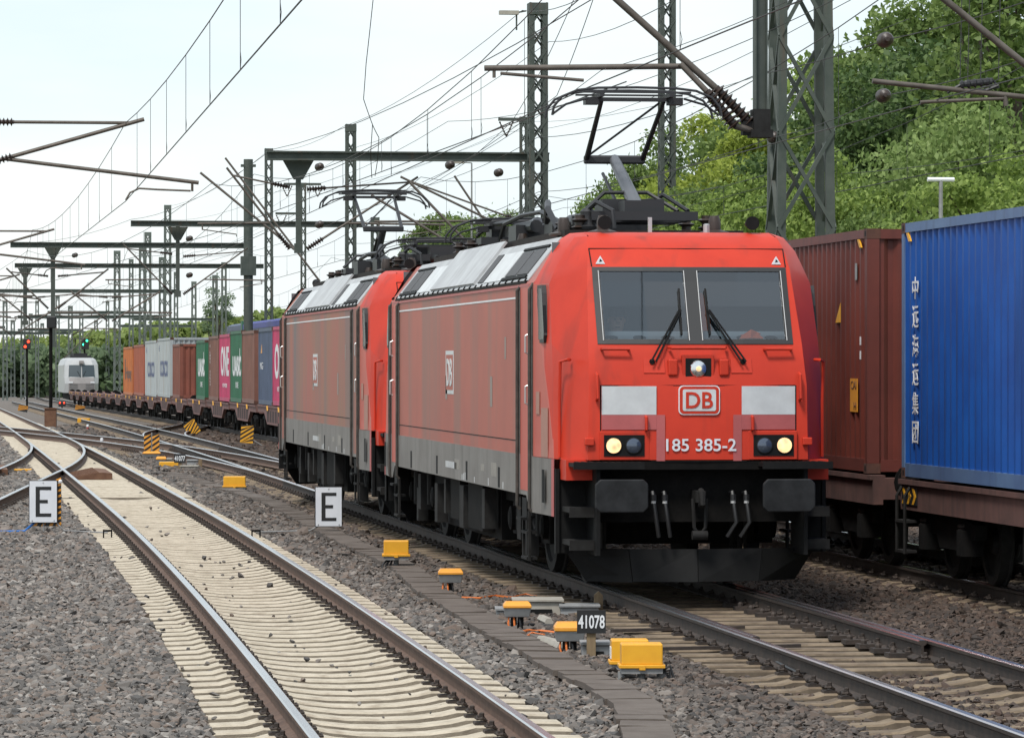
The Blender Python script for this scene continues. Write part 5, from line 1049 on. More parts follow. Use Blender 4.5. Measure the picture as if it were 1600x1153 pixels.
for (pts, lab) in (([P(1380, -40, 60), P(1060, 106, 72), P(700, 190, 108), P(430, 300, 170)], 'dark wire rising to the upper right behind the raised pantograph'), ([P(1300, -30, 66), P(940, 110, 84), P(660, 285, 112)], 'wire passing just under the raised pantograph'), ([P(940, -40, 64), P(870, 150, 75), P(560, 330, 120), P(300, 400, 190)], 'steep wire left of the raised pantograph'), ([P(905, -20, 68), P(800, 190, 90), P(640, 300, 130)], 'steep wire beside the lamp mast'), ([P(1180, 300, 120), P(880, 345, 150), P(620, 420, 200)], 'low wire behind the leading locomotive roof'), ([P(1260, 260, 110), P(880, 325, 140), P(500, 400, 200)], 'wire in front of the bushes behind the pantograph foot'), ([P(0, 520, 300), P(120, 470, 240), P(300, 395, 190), P(470, 330, 150)], 'wire over the far yard'), ([P(0, 480, 260), P(230, 425, 220), P(400, 385, 190)], 'second wire over the far yard')):
    wire(lab, pts, .007)
for (px, xa, ya, xb, yb, Z, lab) in ((0, 1050, 305, 1240 - 170, 360, 150, 'slanting tube behind the lower pantograph arm'), (0, 710, 275, 770, 365, 125, 'slanting tube right of the round tree'), (0, 352, 247, 500, 440, 130, 'long slanting tube from the top of the thick post'), (0, 313, 270, 460, 390, 112, 'long slanting tube crossing the thick post'), (0, 640, 285, 740, 390, 100, 'slanting tube below the second pantograph'), (0, 580, 305, 690, 372, 104, 'lower slanting tube below the second pantograph'), (0, 160, 500, 100, 560, 300, 'slanting tube by the green signal')):
    a, b_ = P(xa, ya, Z), P(xb, yb, Z); o = MB().tube([Vector((0, 0, 0)), b_ - a], .032, 8).ob('stay_tube', 'arm', loc=a, smooth=True); tag(o, lab, 'tube', 'slanting tubes of the overhead line')

k_ = 0
for (u0, u1_, v, lab) in ((5.3, 3.4, 240, 'arm on the second flared post, pointing left'), (5.3, 7.6, 240, 'arm on the second flared post, pointing right'), (9.5, 7.6, 240, 'arm over the locomotive track above the grey containers'), (9.5, 12.0, 240, 'arm over the container train above the grey containers'), (5.3, 3.4, 312, 'distant arm left of the mast above the red-orange container'), (5.3, 7.6, 312, 'distant arm right of the tall signal post'), (9.5, 12.0, 312, 'distant arm above the empty wagons'), (.8, -1.2, 180, 'arm pointing left at the left edge'), (.8, -1.2, 240, 'farther arm pointing left at the left edge'), (-3.6, -5.8, 200, 'arm over the outer left track'), (-3.6, -5.8, 290, 'farther arm over the outer left track')):
    z0 = zg(v); cant(lab, u0, v, 5.2 + z0, u1_, 5.4 + z0, 6.8 + z0, r=.045, top_z=6.6 + z0)
for (px, yt, Z, lab) in ((205, 405, 400, 'between the masts of the containers'), (275, 425, 430, 'above the rust red container'), (90, 462, 450, 'beside the tall signal post'), (58, 470, 500, 'between the red signal and the tall post'), (350, 410, 350, 'above the green container, slim'), (168, 470, 520, 'left of the bright orange container')):
    lattice('far slim mast ' + lab, base(px, Z), H + (HY - yt) * Z / F, .5, False, 14, mat='mast_far', taper=.8)
catenary('contact line over the outer left track', [(150, -5.6, 5.4, 6.8), (200, -5.9, 5.2, 6.6), (290, -5.6, 4.8, 6.2), (380, -5.9, 4.4, 5.8)])
# ------------------------------------------------------------------ vegetation
def leafmat(name, c0_, c1_, c2_, tr=.35):
    m = bpy.data.materials.new(name); MATS[name] = m; m.use_nodes = True; t = m.node_tree; t.nodes.clear(); l = t.links.new
    o = N(t, 'ShaderNodeOutputMaterial'); g_ = N(t, 'ShaderNodeNewGeometry'); r = N(t, 'ShaderNodeValToRGB'); r.color_ramp.elements[0].color = col4(c0_); r.color_ramp.elements[1].color = col4(c2_); e = r.color_ramp.elements.new(.5); e.color = col4(c1_)
    l(g_.outputs['Random Per Island'], r.inputs['Fac']); d = N(t, 'ShaderNodeBsdfPrincipled'); d.inputs['Roughness'].default_value = .55; d.inputs['Specular IOR Level'].default_value = .3; tl = N(t, 'ShaderNodeBsdfTranslucent'); mx_ = N(t, 'ShaderNodeMixShader'); mx_.inputs['Fac'].default_value = tr
    l(r.outputs['Color'], d.inputs['Base Color']); l(r.outputs['Color'], tl.inputs['Color']); l(d.outputs[0], mx_.inputs[1]); l(tl.outputs[0], mx_.inputs[2]); l(mx_.outputs[0], o.inputs['Surface']); return m
leafmat('leaf_fresh', (0.134, 0.202, 0.045), (0.225, 0.312, 0.075), (0.351, 0.452, 0.121), .5); leafmat('leaf_mid', (0.09, 0.14, 0.038), (0.15, 0.219, 0.06), (0.236, 0.317, 0.095), .5); leafmat('leaf_dark', (0.05, 0.09, 0.031), (0.088, 0.144, 0.045), (0.142, 0.209, 0.068), .45); leafmat('leaf_willow', (0.146, 0.213, 0.062), (0.225, 0.312, 0.1), (0.324, 0.419, 0.149), .5); leafmat('leaf_yellow', (0.19, 0.246, 0.039), (0.294, 0.362, 0.062), (0.419, 0.486, 0.101), .5)
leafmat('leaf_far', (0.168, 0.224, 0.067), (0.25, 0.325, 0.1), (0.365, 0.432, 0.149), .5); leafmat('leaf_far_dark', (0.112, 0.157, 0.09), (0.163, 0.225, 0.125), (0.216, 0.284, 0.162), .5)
pm('bark', (0.07, 0.055, 0.042), (0.11, 0.09, 0.07), .9, scale=6, stretch=(3, 3, .5))
def leaves(r, cen, nrm, size, droop=0.0):
    """one bent diamond per leaf; returns verts, faces"""
    n = len(cen); a = r.normal(size=(n, 3)); a[:, 2] -= droop; a /= np.linalg.norm(a, axis=1)[:, None]
    nn = nrm * .7 + r.normal(size=(n, 3)) * .6; nn[:, 2] += .5; b_ = np.cross(nn, a); b_ /= np.maximum(np.linalg.norm(b_, axis=1), 1e-6)[:, None]
    up = np.cross(a, b_); s = size * r.uniform(.65, 1.35, n)[:, None]
    p0 = cen - a * s; p1 = cen + b_ * s * .62 + up * s * .18; p2 = cen + a * s; p3 = cen - b_ * s * .62 + up * s * .18
    v = np.stack([p0, p1, p2, p3], 1).reshape(-1, 3); f = np.arange(4 * n).reshape(-1, 4); return v, f
def mesh_np(name, v, f, mat):
    me = bpy.data.meshes.new(name); nf = len(f); me.vertices.add(len(v)); me.vertices.foreach_set('co', v.astype(np.float32).ravel()); me.loops.add(nf * 4); me.loops.foreach_set('vertex_index', f.astype(np.int32).ravel()); me.polygons.add(nf); me.polygons.foreach_set('loop_start', np.arange(0, nf * 4, 4, dtype=np.int32)); me.polygons.foreach_set('loop_total', np.full(nf, 4, dtype=np.int32)); me.materials.append(MATS[mat]); me.update(calc_edges=True); return me
def make_tree(seed, kind):
    """unit tree 10 m tall; returns trunk mesh data and crown mesh data"""
    r = np.random.RandomState(seed); wide = {'round': 3.1, 'tall': 2.2, 'willow': 2.9, 'bush': 3.6, 'poplar': 1.0}[kind]; zc = {'round': 6.0, 'tall': 6.0, 'willow': 5.6, 'bush': 4.8, 'poplar': 5.5}[kind]; hz = {'round': 4.0, 'tall': 4.3, 'willow': 4.4, 'bush': 5.0, 'poplar': 4.6}[kind]
    nl = {'round': 74, 'tall': 66, 'willow': 66, 'bush': 80, 'poplar': 30}[kind]; lob = []
    for i in range(nl):
        d = r.normal(size=3); d /= np.linalg.norm(d); q = r.uniform(.35, 1.0) ** .6; p = np.array([d[0] * wide * q, d[1] * wide * q, zc + d[2] * hz * q]); t = (p[2] - (zc - hz)) / (2 * hz); sh = .55 + .75 * math.sin(math.pi * min(1, max(0, t * .85 + .1))); p[0] *= sh; p[1] *= sh
        lob.append((p, r.uniform(.40, .95) * (wide / 3.0) ** .5))
    C, Nn = [], []
    for p, rad in lob:
        n = int(560 * rad ** 2 * (1.2 if kind != 'poplar' else 1)); d = r.normal(size=(n, 3)); d /= np.linalg.norm(d, axis=1)[:, None]; q = r.uniform(.45, 1.08, n)[:, None]; fl = np.array([1.15, 1.15, .72 if kind != 'willow' else 1.25])
        C.append(p + d * q * rad * fl); Nn.append(d)
    # stray sprigs outside the lobes break the outline
    n = 500; k = r.randint(0, nl, n); d = r.normal(size=(n, 3)); d /= np.linalg.norm(d, axis=1)[:, None]; C.append(np.array([lob[i][0] + d[j] * lob[i][1] * r.uniform(1.0, 1.5) for j, i in enumerate(k)])); Nn.append(d)
    v, f = leaves(r, np.concatenate(C), np.concatenate(Nn), .088 if kind != 'willow' else .095, .9 if kind == 'willow' else .2)
    tr = MB(); rr_ = lambda a: r.uniform(-a, a); tr.tube([(0, 0, -.6), (rr_(.1), rr_(.1), 2), (rr_(.25), rr_(.25), 4.5), (rr_(.4), rr_(.4), 7.5)], [.24, .18, .12, .04], 8)
    for p, rad in lob[::3]:
        z0 = max(1.2, p[2] * r.uniform(.35, .6)); a = Vector((0, 0, z0)); b_ = Vector(p); mid = a.lerp(b_, .5) + Vector((rr_(.3), rr_(.3), .25)); tr.tube([a, mid, b_], [.075, .05, .018], 5)
    return tr.mesh('trunk', 'bark'), (v, f)
VAR = {}
def tree_var(kind, seed, mat):
    k = (kind, seed, mat)
    if k not in VAR:
        if (kind, seed) not in VAR: VAR[(kind, seed)] = make_tree(seed, kind)
        t, (v, f) = VAR[(kind, seed)]; VAR[k] = (t, mesh_np('crown', v, f, mat))
    return VAR[k]
def tree(label, pos, ht, kind, seed, mat, rz, sx_=1.0, name=None):
    t, c = tree_var(kind, seed, mat); R = empty(name or ('broadleaf_tree' if kind != 'bush' else 'leafy_bush'), pos, rz); R.scale = (ht / 10 * sx_, ht / 10 * sx_, ht / 10); tag(R, label, 'tree' if kind != 'bush' else 'bush', 'trees on the wooded bank' if pos[0] > 17 else 'trees beyond the yard')
    ob_from(t, 'trunk', R); ob_from(c, 'crown', R); return R
TREES = [  # px, py of the top, depth, kind, seed, leaf, label, width factor
 (1585, 200, 84, 'bush', 1, 'leaf_fresh', 'bright green bush at the right edge above the blue container', 1.0), (1500, 175, 93, 'willow', 2, 'leaf_willow', 'grey-green drooping tree behind the tube lamp', .9), (1405, 300, 88, 'bush', 9, 'leaf_mid', 'low bush just behind the joint of the two near containers', .9),
 (1600, -90, 108, 'tall', 3, 'leaf_mid', 'tallest tree, cut off by the upper right corner', 1.0), (1530, 10, 118, 'round', 4, 'leaf_dark', 'dark tree behind the drooping one', 1.0), (1440, 25, 128, 'round', 5, 'leaf_mid', 'mid green tree below the tilted tube, its top against the sky', 1.0), (1385, 45, 136, 'tall', 6, 'leaf_mid', 'tall tree behind the upper strain insulator', 1.0),
 (1340, 130, 112, 'round', 4, 'leaf_dark', 'deep green tree behind the strain insulators', .9), (1325, 235, 92, 'bush', 7, 'leaf_fresh', 'light green bush right beside the big tower', .8), (1300, 95, 140, 'tall', 3, 'leaf_fresh', 'fresh green tree right of the big tower top', 1.0), (1240, 150, 138, 'round', 8, 'leaf_mid', 'round tree seen through the big tower', 1.0), (1265, 240, 100, 'bush', 1, 'leaf_fresh', 'leafy bush seen through the foot of the big tower', .9),
 (1180, 205, 132, 'round', 5, 'leaf_yellow', 'yellowish tree left of the big tower', .95), (1120, 195, 150, 'tall', 6, 'leaf_yellow', 'pale yellow-green tree behind the arm insulators', 1.1), (1165, 275, 112, 'bush', 7, 'leaf_fresh', 'bright bush above the right horn of the leading locomotive', .95), (1085, 262, 128, 'bush', 9, 'leaf_mid', 'bush right of the tall mast behind the pantograph', .95),
 (1062, 218, 178, 'round', 4, 'leaf_mid', 'tree behind the tall mast', 1.0), (1015, 268, 165, 'round', 8, 'leaf_fresh', 'round light tree between the pantograph arms and the tall mast', .9), (970, 292, 195, 'round', 5, 'leaf_mid', 'tree behind the lower pantograph arm', 1.0), (925, 318, 215, 'round', 4, 'leaf_fresh', 'tree left of the raised pantograph foot', .9), (885, 335, 235, 'bush', 1, 'leaf_yellow', 'low pale tree right of the lamp mast', .8),
 (735, 322, 262, 'round', 8, 'leaf_mid', 'solitary round tree between the two locomotives, beside the grey lamp post', 1.25), (685, 345, 275, 'round', 5, 'leaf_mid', 'left half of the tree pair beyond the second locomotive', 1.0), (790, 340, 268, 'round', 4, 'leaf_mid', 'small tree just left of the lamp mast', .8)]
for i, (px, py, Z, kd, sd_, mt, lab, wf) in enumerate(TREES):
    p = P(px, HY, Z); z0 = hill(p.x, p.y) - .2; tree(lab, (p.x, p.y, z0), H + (HY - py) * Z / F - z0, kd, sd_, mt, i * 1.3, wf)
# trees behind and between, one dense mass
r_ = np.random.RandomState(11); C, Nn = [], []
for i in range(420):
    u = r_.uniform(24, 62); v = r_.uniform(92, 240); h0 = hill(u, v); ztop = min(11.5, 3.5 + (u - 22) * .3) * r_.uniform(.7, 1.1)
    k = (u * ct - v * st) / (u * st + v * ct); lim = np.interp(k * F + CX, [880, 1000, 1100, 1250, 1400, 1600], [345, 300, 250, 200, 90, 0]); Zc = u * st + v * ct
    if k * F + CX < 890: continue
    zz = min(h0 + ztop, H + (HY - lim - 30) * Zc / F)
    if zz < h0: continue
    for q in range(3):
        rad = r_.uniform(.9, 1.8); n = int(120 * rad ** 2); d = r_.normal(size=(n, 3)); d /= np.linalg.norm(d, axis=1)[:, None]; C.append(np.array([u + r_.normal() * 1.2, v + r_.normal() * 1.2, lerp(h0 + .8, zz, (q + .6) / 3)]) + d * rad * r_.uniform(.6, 1.05, n)[:, None] * np.array([1, 1, .8])); Nn.append(d)
v_, f_ = leaves(r_, np.concatenate(C), np.concatenate(Nn), .19); o = bpy.data.objects.new('undergrowth', mesh_np('undergrowth', v_, f_, 'leaf_dark')); COL.objects.link(o); tag(o, 'dense dark green thicket filling the wooded bank behind the single trees', 'thicket', kind='stuff')
# far wood beyond the yard
def wood(name, label, pxs, tops, Z, mat, seed, size=.5, dens=1.0, depth=25):
    r = np.random.RandomState(seed); C, Nn = [], []
    for i in range(int((pxs[-1] - pxs[0]) / 3.2 * dens)):
        px = r.uniform(pxs[0], pxs[-1]); Zi = Z + r.uniform(0, depth); zt = H + (HY - np.interp(px, pxs, tops) - r.uniform(-7, 12)) * Zi / F; p = P(px, HY, Zi); z0 = hill(p.x, p.y) - .3; hh = zt - z0
        if hh < 1: continue
        for q in range(5):
            rad = r.uniform(.9, 1.9); n = int(34 * rad ** 2); d = r.normal(size=(n, 3)); d /= np.linalg.norm(d, axis=1)[:, None]; zc = z0 + hh * (q + .5) / 5 * r.uniform(.9, 1.0); wx = 1.6 * math.sin(math.pi * (.15 + .75 * q / 5)); C.append(np.array([p.x + r.normal() * wx, p.y + r.normal() * wx, zc]) + d * rad * r.uniform(.6, 1.05, n)[:, None]); Nn.append(d)
    v, f = leaves(r, np.concatenate(C), np.concatenate(Nn), size); o = bpy.data.objects.new(name, mesh_np(name, v, f, mat)); COL.objects.link(o); tag(o, label, 'wood', kind='stuff')
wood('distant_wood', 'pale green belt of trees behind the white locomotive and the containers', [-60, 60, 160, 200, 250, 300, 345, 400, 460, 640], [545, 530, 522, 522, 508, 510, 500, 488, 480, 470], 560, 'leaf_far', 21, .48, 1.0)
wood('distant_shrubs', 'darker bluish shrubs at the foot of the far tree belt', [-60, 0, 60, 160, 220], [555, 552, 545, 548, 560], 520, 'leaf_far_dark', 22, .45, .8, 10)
tree('slim poplar sticking out of the far tree belt above the pink container', base(338, 556) , 16.0, 'poplar', 12, 'leaf_far_dark', 0, 1.0, 'poplar_tree')
# grass tufts by the far tracks and a few weeds
r = np.random.RandomState(5); n = 9000; px = r.uniform(-20, 200, n); Z = r.uniform(330, 520, n); u = np.array([UZ(a, b_) for a, b_ in zip(px, Z)]); v = np.sqrt(np.maximum(Z ** 2, 1)); pv = np.array([[*P(a, HY, b_)[:2]] for a, b_ in zip(px, Z)]); zz = np.array([zg(q) for q in pv[:, 1]]) - .35; keep = (pv[:, 0] < UT0 - 13) | (pv[:, 0] > 19.5)
ce = np.stack([pv[:, 0], pv[:, 1], zz + r.uniform(0, .25, n)], 1)[keep]
if len(ce) > 10:
    v_, f_ = leaves(r, ce, np.tile([0, 0, 1.0], (len(ce), 1)), .28); o = bpy.data.objects.new('rough_grass', mesh_np('rough_grass', v_, f_, 'leaf_yellow')); COL.objects.link(o); tag(o, 'sunlit rough grass beside the far tracks', 'grass', kind='stuff')

# ------------------------------------------------------------------ small line-side things
def seat(px, py, z=-.24): p = G(px, py, z); return p, (p.x * st + p.y * ct)     # ground point and its camera depth
FACE = -TH * .8
def board(label, px, x0, x1, y0, y1, gy, rodto, blue=False):
    """enamel letter board on a rod clamped to the rail"""
    p, Z = seat(px, gy); s = F / Z; w_, h_ = (x1 - x0) / s, (y1 - y0) / s; cx_ = P((x0 + x1) / 2, HY, Z); zc = H - ((y0 + y1) / 2 - HY) / s
    R = empty('marker_board', (cx_.x, cx_.y, p.z), FACE); tag(R, label, 'marker board', 'white boards with the letter E'); zl = zc - p.z
    MB().box(-w_ / 2, w_ / 2, -.01, .01, zl - h_ / 2, zl + h_ / 2).ob('plate', 'sign_black', R, bevel=.004)
    MB().box(-w_ / 2 + .012, w_ / 2 - .012, -.016, -.009, zl - h_ / 2 + .012, zl + h_ / 2 - .012).ob('white_face', 'sign_white', R)
    t = w_ * .115; lw, lh = w_ * .54, h_ * .70; x0_ = -lw * .48; q = MB()
    q.prism([(x0_, zl - lh / 2), (x0_ + lw, zl - lh / 2), (x0_ + lw, zl - lh / 2 + t), (x0_ + t * 1.25, zl - lh / 2 + t), (x0_ + t * 1.25, zl - t * .45), (x0_ + lw * .78, zl - t * .45), (x0_ + lw * .78, zl + t * .55), (x0_ + t * 1.25, zl + t * .55), (x0_ + t * 1.25, zl + lh / 2 - t), (x0_ + lw, zl + lh / 2 - t), (x0_ + lw, zl + lh / 2), (x0_, zl + lh / 2)], 'y', -.020, -.012); q.ob('letter', 'sign_black', R)
    q = MB()
    for x, z in ((0, h_ * .44), (-w_ * .38, -h_ * .44), (w_ * .38, -h_ * .44)): q.lathe([(.012, 0), (.008, .008)], (x, -.016, zl + z), (0, -1, 0), 8)
    q.ob('screws', 'alu', R)
    o = R.location; inv = Matrix.Rotation(-FACE, 4, 'Z')
    for (pts, mt, r) in rodto:
        q = MB(); q.tube([inv @ (P(a, b_, Z) - o) + Vector((0, .03, 0)) for a, b_ in pts], r, 7); q.ob('rod', mt, R, smooth=True)
    return R, Z, zl, w_, h_, inv
b1 = board('left white board with black letter E, beside the diverging track', 68, 45, 90, 750, 817, 838, [([(88, 817), (100, 829), (168, 832)], 'box_grey', .012), ([(55, 815), (38, 830), (-15, 831)], 'blue_paint', .02), ([(68, 817), (68, 830)], 'box_grey', .012)])
R, Z, zl, w_, h_, inv = b1
q = MB(); q.box(-w_ / 2 + .05, w_ / 2 + .05, .04, .06, zl - h_ / 2 - .05, zl + h_ / 2 - .05); bs = q.ob('striped_backing_board', 'sign_black', R)
for k in range(9): z = zl - h_ / 2 - .05 + k * .085; MB().prism([(w_ / 2 - .03, z), (w_ / 2 + .048, z + .03), (w_ / 2 + .048, z + .065), (w_ / 2 - .03, z + .035)], 'y', .036, .0395).ob('stripe', 'orange', bs)
for k in range(4): x = -w_ / 2 + .06 + k * .12; MB().prism([(x, zl - h_ / 2 - .048), (x + .05, zl - h_ / 2 - .048), (x + .08, zl - h_ / 2 - .002), (x + .03, zl - h_ / 2 - .002)], 'y', .036, .0395).ob('stripe', 'orange', bs)
MB().lathe([(.03, 0), (.03, .03), (.015, .04)], (w_ / 2 + .04, .04, zl + h_ / 2 - .02), (0, -1, 0), 12).ob('lamp', 'white', R)
board('white board with black letter E between the near track and the locomotive track', 513, 492, 535, 760, 823, 838, [([(497, 822), (484, 829), (400, 831)], 'box_grey', .012)])
for (px, py, lab) in ((168, 838, 'small dark rail clamp at the left rail of the near track'), (400, 838, 'small dark rail clamp at the right rail of the near track')):
    p, Z = seat(px, py + 5); m = MB(); m.box(-.07, .07, -.02, .02, .04, .07); m.box(-.07, -.05, -.02, .02, -.05, .04); m.box(.05, .07, -.02, .02, -.05, .04); m.box(-.07, .07, -.02, .02, -.07, -.05); o = m.ob('rail_clamp', 'under', loc=(p.x, p.y, p.z + .08)); tag(o, lab, 'clamp', 'rail clamps of the letter boards')
def cable(R, pts, r=.012, mat='rubber', nm='cable'): MB().tube(pts, r, 6).ob(nm, mat, R, smooth=True)
def yellow_box(label, px, x0, x1, y0, y1, gy, posts=1, dep=.28, sig='yellow'):
    p, Z = seat(px, gy); s = F / Z; w_, h_ = (x1 - x0) / s, (y1 - y0) / s; zb = H - (y1 - HY) / s - p.z; R = empty('junction_box', p, FACE); tag(R, label, 'junction box', 'yellow and orange topped track-side boxes'); cx_ = ((x0 + x1) / 2 - px) / s
    q = MB(); q.box(cx_ - w_ / 2 + .02, cx_ + w_ / 2 - .02, -dep / 2, dep / 2, zb + .03, zb + h_); q.ob('cover', sig, R, bevel=.012)
    q = MB(); q.box(cx_ - w_ / 2, cx_ + w_ / 2, -dep / 2 - .02, dep / 2 + .02, zb + .005, zb + .035); q.ob('cover_rim', sig, R, bevel=.005)
    MB().cbox((cx_, -dep / 2 - .02, zb + .01), (.05, .03, .035)).ob('latch', sig, R)
    MB().box(cx_ - w_ / 2 + .02, cx_ + w_ / 2 - .02, -dep / 2, dep / 2, zb - .04, zb + .004).ob('base_plate', 'box_grey', R)
    for k in range(posts): MB().tube([(cx_ + (k - (posts - 1) / 2) * w_ * .42, 0, -.1), (cx_ + (k - (posts - 1) / 2) * w_ * .42, 0, zb - .03)], .035, 10).ob('post', 'box_grey', R, smooth=True)
    return R, cx_, w_, zb
R, cx_, w_, zb = yellow_box('yellow box on a grey stalk, left of the cable trough', 619, 597, 641, 844, 869, 892, 1)
for k in range(3): cable(R, [(cx_ - w_ * .3 + k * .03, -.05, zb - .04), (cx_ - w_ * .48 + k * .05, -.08, zb - .10), (cx_ - w_ * .5 + k * .03, -.1, zb - .2), (cx_ - w_ * .4 - k * .03, -.12, -.02)], .014)
R, cx_, w_, zb = yellow_box('front one of the two large yellow boxes, by the trough bend', 1002, 966, 1038, 1004, 1043, 1066, 3, .26)
for k in range(3): cable(R, [(cx_ + w_ * .4, -.05, zb - .03), (cx_ + w_ * .62, -.06, zb + .02 - k * .03), (cx_ + w_ * .72 - k * .04, -.08, zb - .12), (cx_ + w_ * .62, -.1, -.02)], .012)
R, cx_, w_, zb = yellow_box('rear one of the two large yellow boxes, half hidden', 984, 951, 1016, 998, 1037, 1050, 2, .26)
MB().box(cx_ - w_ / 2 + .012, cx_ - w_ / 2 + .02, -.08, .08, zb + .05, zb + .15).ob('label_plate', 'white', R)
R, cx_, w_, zb = yellow_box('long low yellow box left of the locomotives beside the track', 366, 348, 385, 744, 761, 767, 3, .35)
def grey_box(label, px, x0, x1, y0, ym, y1, gy, cables=True, posts=2):
    p, Z = seat(px, gy); s = F / Z; w_ = (x1 - x0) / s; zt, zm_, zb = [H - (y - HY) / s - p.z for y in (y0, ym, y1)]; R = empty('connection_box', p, FACE); tag(R, label, 'connection box', 'grey boxes with orange lids'); a = w_ / 2
    MB().add  # builder below
    q = MB(); q.add([(-a * .85, -.10, zb), (a * .85, -.10, zb), (a * .85, .10, zb), (-a * .85, .10, zb), (-a * .97, -.13, zm_), (a * .97, -.13, zm_), (a * .97, .13, zm_), (-a * .97, .13, zm_)], [(0, 3, 2, 1), (4, 5, 6, 7), (0, 1, 5, 4), (1, 2, 6, 5), (2, 3, 7, 6), (3, 0, 4, 7)]); q.ob('housing', 'box_grey', R, bevel=.008)
    q = MB(); h = zt - zm_; q.add([(-a, -.14, zm_ + .002), (a, -.14, zm_ + .002), (a, .14, zm_ + .002), (-a, .14, zm_ + .002), (-a, -.14, zm_ + h * .45), (a, -.14, zm_ + h * .45), (a, .14, zm_ + h * .45), (-a, .14, zm_ + h * .45), (-a * .8, -.09, zt), (a * .8, -.09, zt), (a * .8, .09, zt), (-a * .8, .09, zt)], [(0, 3, 2, 1), (0, 1, 5, 4), (1, 2, 6, 5), (2, 3, 7, 6), (3, 0, 4, 7), (4, 5, 9, 8), (5, 6, 10, 9), (6, 7, 11, 10), (7, 4, 8, 11), (8, 9, 10, 11)]); q.ob('lid', 'orange', R, bevel=.006)
    for k in range(posts): MB().tube([((k - (posts - 1) / 2) * a * .5, 0, -.1), ((k - (posts - 1) / 2) * a * .5, 0, zb + .01)], .03, 8).ob('post', 'under_grey', R, smooth=True)
    if cables:
        for k in range(3): cable(R, [(-a * .6 + k * .05, -.06, zb), (-a * .65 + k * .06, -.09, zb * .55), (-a * .5 + k * .05, -.1, 0.0)], .010, 'orange_cable' if k < 2 else 'rubber')
    return R
grey_box('small grey box with orange lid, second stalk along the trough', 704, 685, 724, 888, 897, 910, 930, True, 1)
grey_box('grey box with orange lid in front of the pale point-machine cover', 808, 786, 830, 939, 949, 963, 986)
grey_box('grey box with orange lid just left of the black number plate', 890, 866, 915, 971, 985, 1001, 1023)
grey_box('small grey box with orange lid below the far striped boards, left', 237, 224, 252, 705, 709, 714, 719, False, 1); grey_box('small grey box with orange lid left of the far black number plate', 252, 239, 255, 713, 718, 724, 728, False, 1)
def cover(label, px, x0, x1, y0, y1, gy, dep, mat, hole=False):
    p, Z = seat(px, gy); s = F / Z; w_ = (x1 - x0) / s; zt = H - (y0 - HY) / s - p.z; zb = max(-.1, H - (y1 - HY) / s - p.z); R = empty('point_machine', p, FACE); tag(R, label, 'point machine', 'point machine covers by the tracks'); a = w_ / 2
    q = MB(); q.add([(-a, -dep / 2, -.1), (a, -dep / 2, -.1), (a, dep / 2, -.1), (-a, dep / 2, -.1), (-a * .96, -dep / 2 + .02, zt - .03), (a * .96, -dep / 2 + .02, zt - .03), (a * .96, dep / 2 - .02, zt - .03), (-a * .96, dep / 2 - .02, zt - .03)], [(0, 3, 2, 1), (4, 5, 6, 7), (0, 1, 5, 4), (1, 2, 6, 5), (2, 3, 7, 6), (3, 0, 4, 7)]); q.ob('housing', mat, R, bevel=.008)
    MB().box(-a - .01, a + .01, -dep / 2 - .01, dep / 2 + .01, zt - .028, zt).ob('lid', mat, R, bevel=.006)
    if hole: MB().box(-a * .5, a * .55, -dep / 2 - .006, -dep / 2 + .03, .0, zt * .45).ob('opening', 'black', R)
cover('pale point-machine cover with a dark opening beside the leading locomotive', 840, 801, 878, 934, 960, 962, .5, 'cover_pale', True); cover('grey point-machine cover right of the pale one', 905, 877, 938, 943, 962, 964, .4, 'box_grey'); cover('low grey cover left of the pale one', 785, 770, 790, 948, 962, 966, .4, 'box_grey')
cover('grey cover behind the black number plate', 930, 908, 952, 1001, 1026, 1027, .35, 'box_grey', True)
cover('pale cover by the far number plate', 262, 257, 270, 716, 724, 727, .6, 'cover_pale'); cover('grey cover right of the far number plate', 303, 292, 313, 718, 726, 729, .6, 'box_grey'); cover('low cover in front of the far number plate', 296, 283, 311, 727, 734, 735, .5, 'cover_pale')
def plate(label, px, x0, x1, y0, y1, gy, txt):
    p, Z = seat(px, gy); s = F / Z; w_, h_ = (x1 - x0) / s, (y1 - y0) / s; zc = H - ((y0 + y1) / 2 - HY) / s - p.z; R = empty('number_plate', p, FACE); tag(R, label, 'number plate'); MB().box(-w_ / 2, w_ / 2, -.012, .006, zc - h_ / 2, zc + h_ / 2).ob('plate', 'sign_black', R)
    text(txt, w_ * .92, h_ * .58, 'white', R, (0, -.015, zc), 'front', bold=.02); MB().box(-.04, .04, .01, .08, -.2, zc - h_ * .1).ob('post', 'wood_post', R)
plate('black plate with white number on a wooden stake, between the orange lidded boxes', 924, 902, 947, 953, 989, 1030, '41078'); plate('far black plate with white number beside the striped boards', 281, 272, 290, 709, 723, 735, '41077')
MBX = MB().box(-.05, .05, -.05, .05, -.2, .22)
for (px, gy, lab) in ((935, 962, 'short wooden stake beside the grey cover'), (313, 732, 'short wooden stake by the far number plate')):
    p, Z = seat(px, gy); o = MB().prism([(-.045, -.2), (.045, -.2), (.045, .22), (.0, .26), (-.045, .22)], 'y', -.045, .045).ob('stake', 'wood_post', loc=p, rz=FACE); tag(o, lab, 'stake', 'wooden stakes by the tracks')
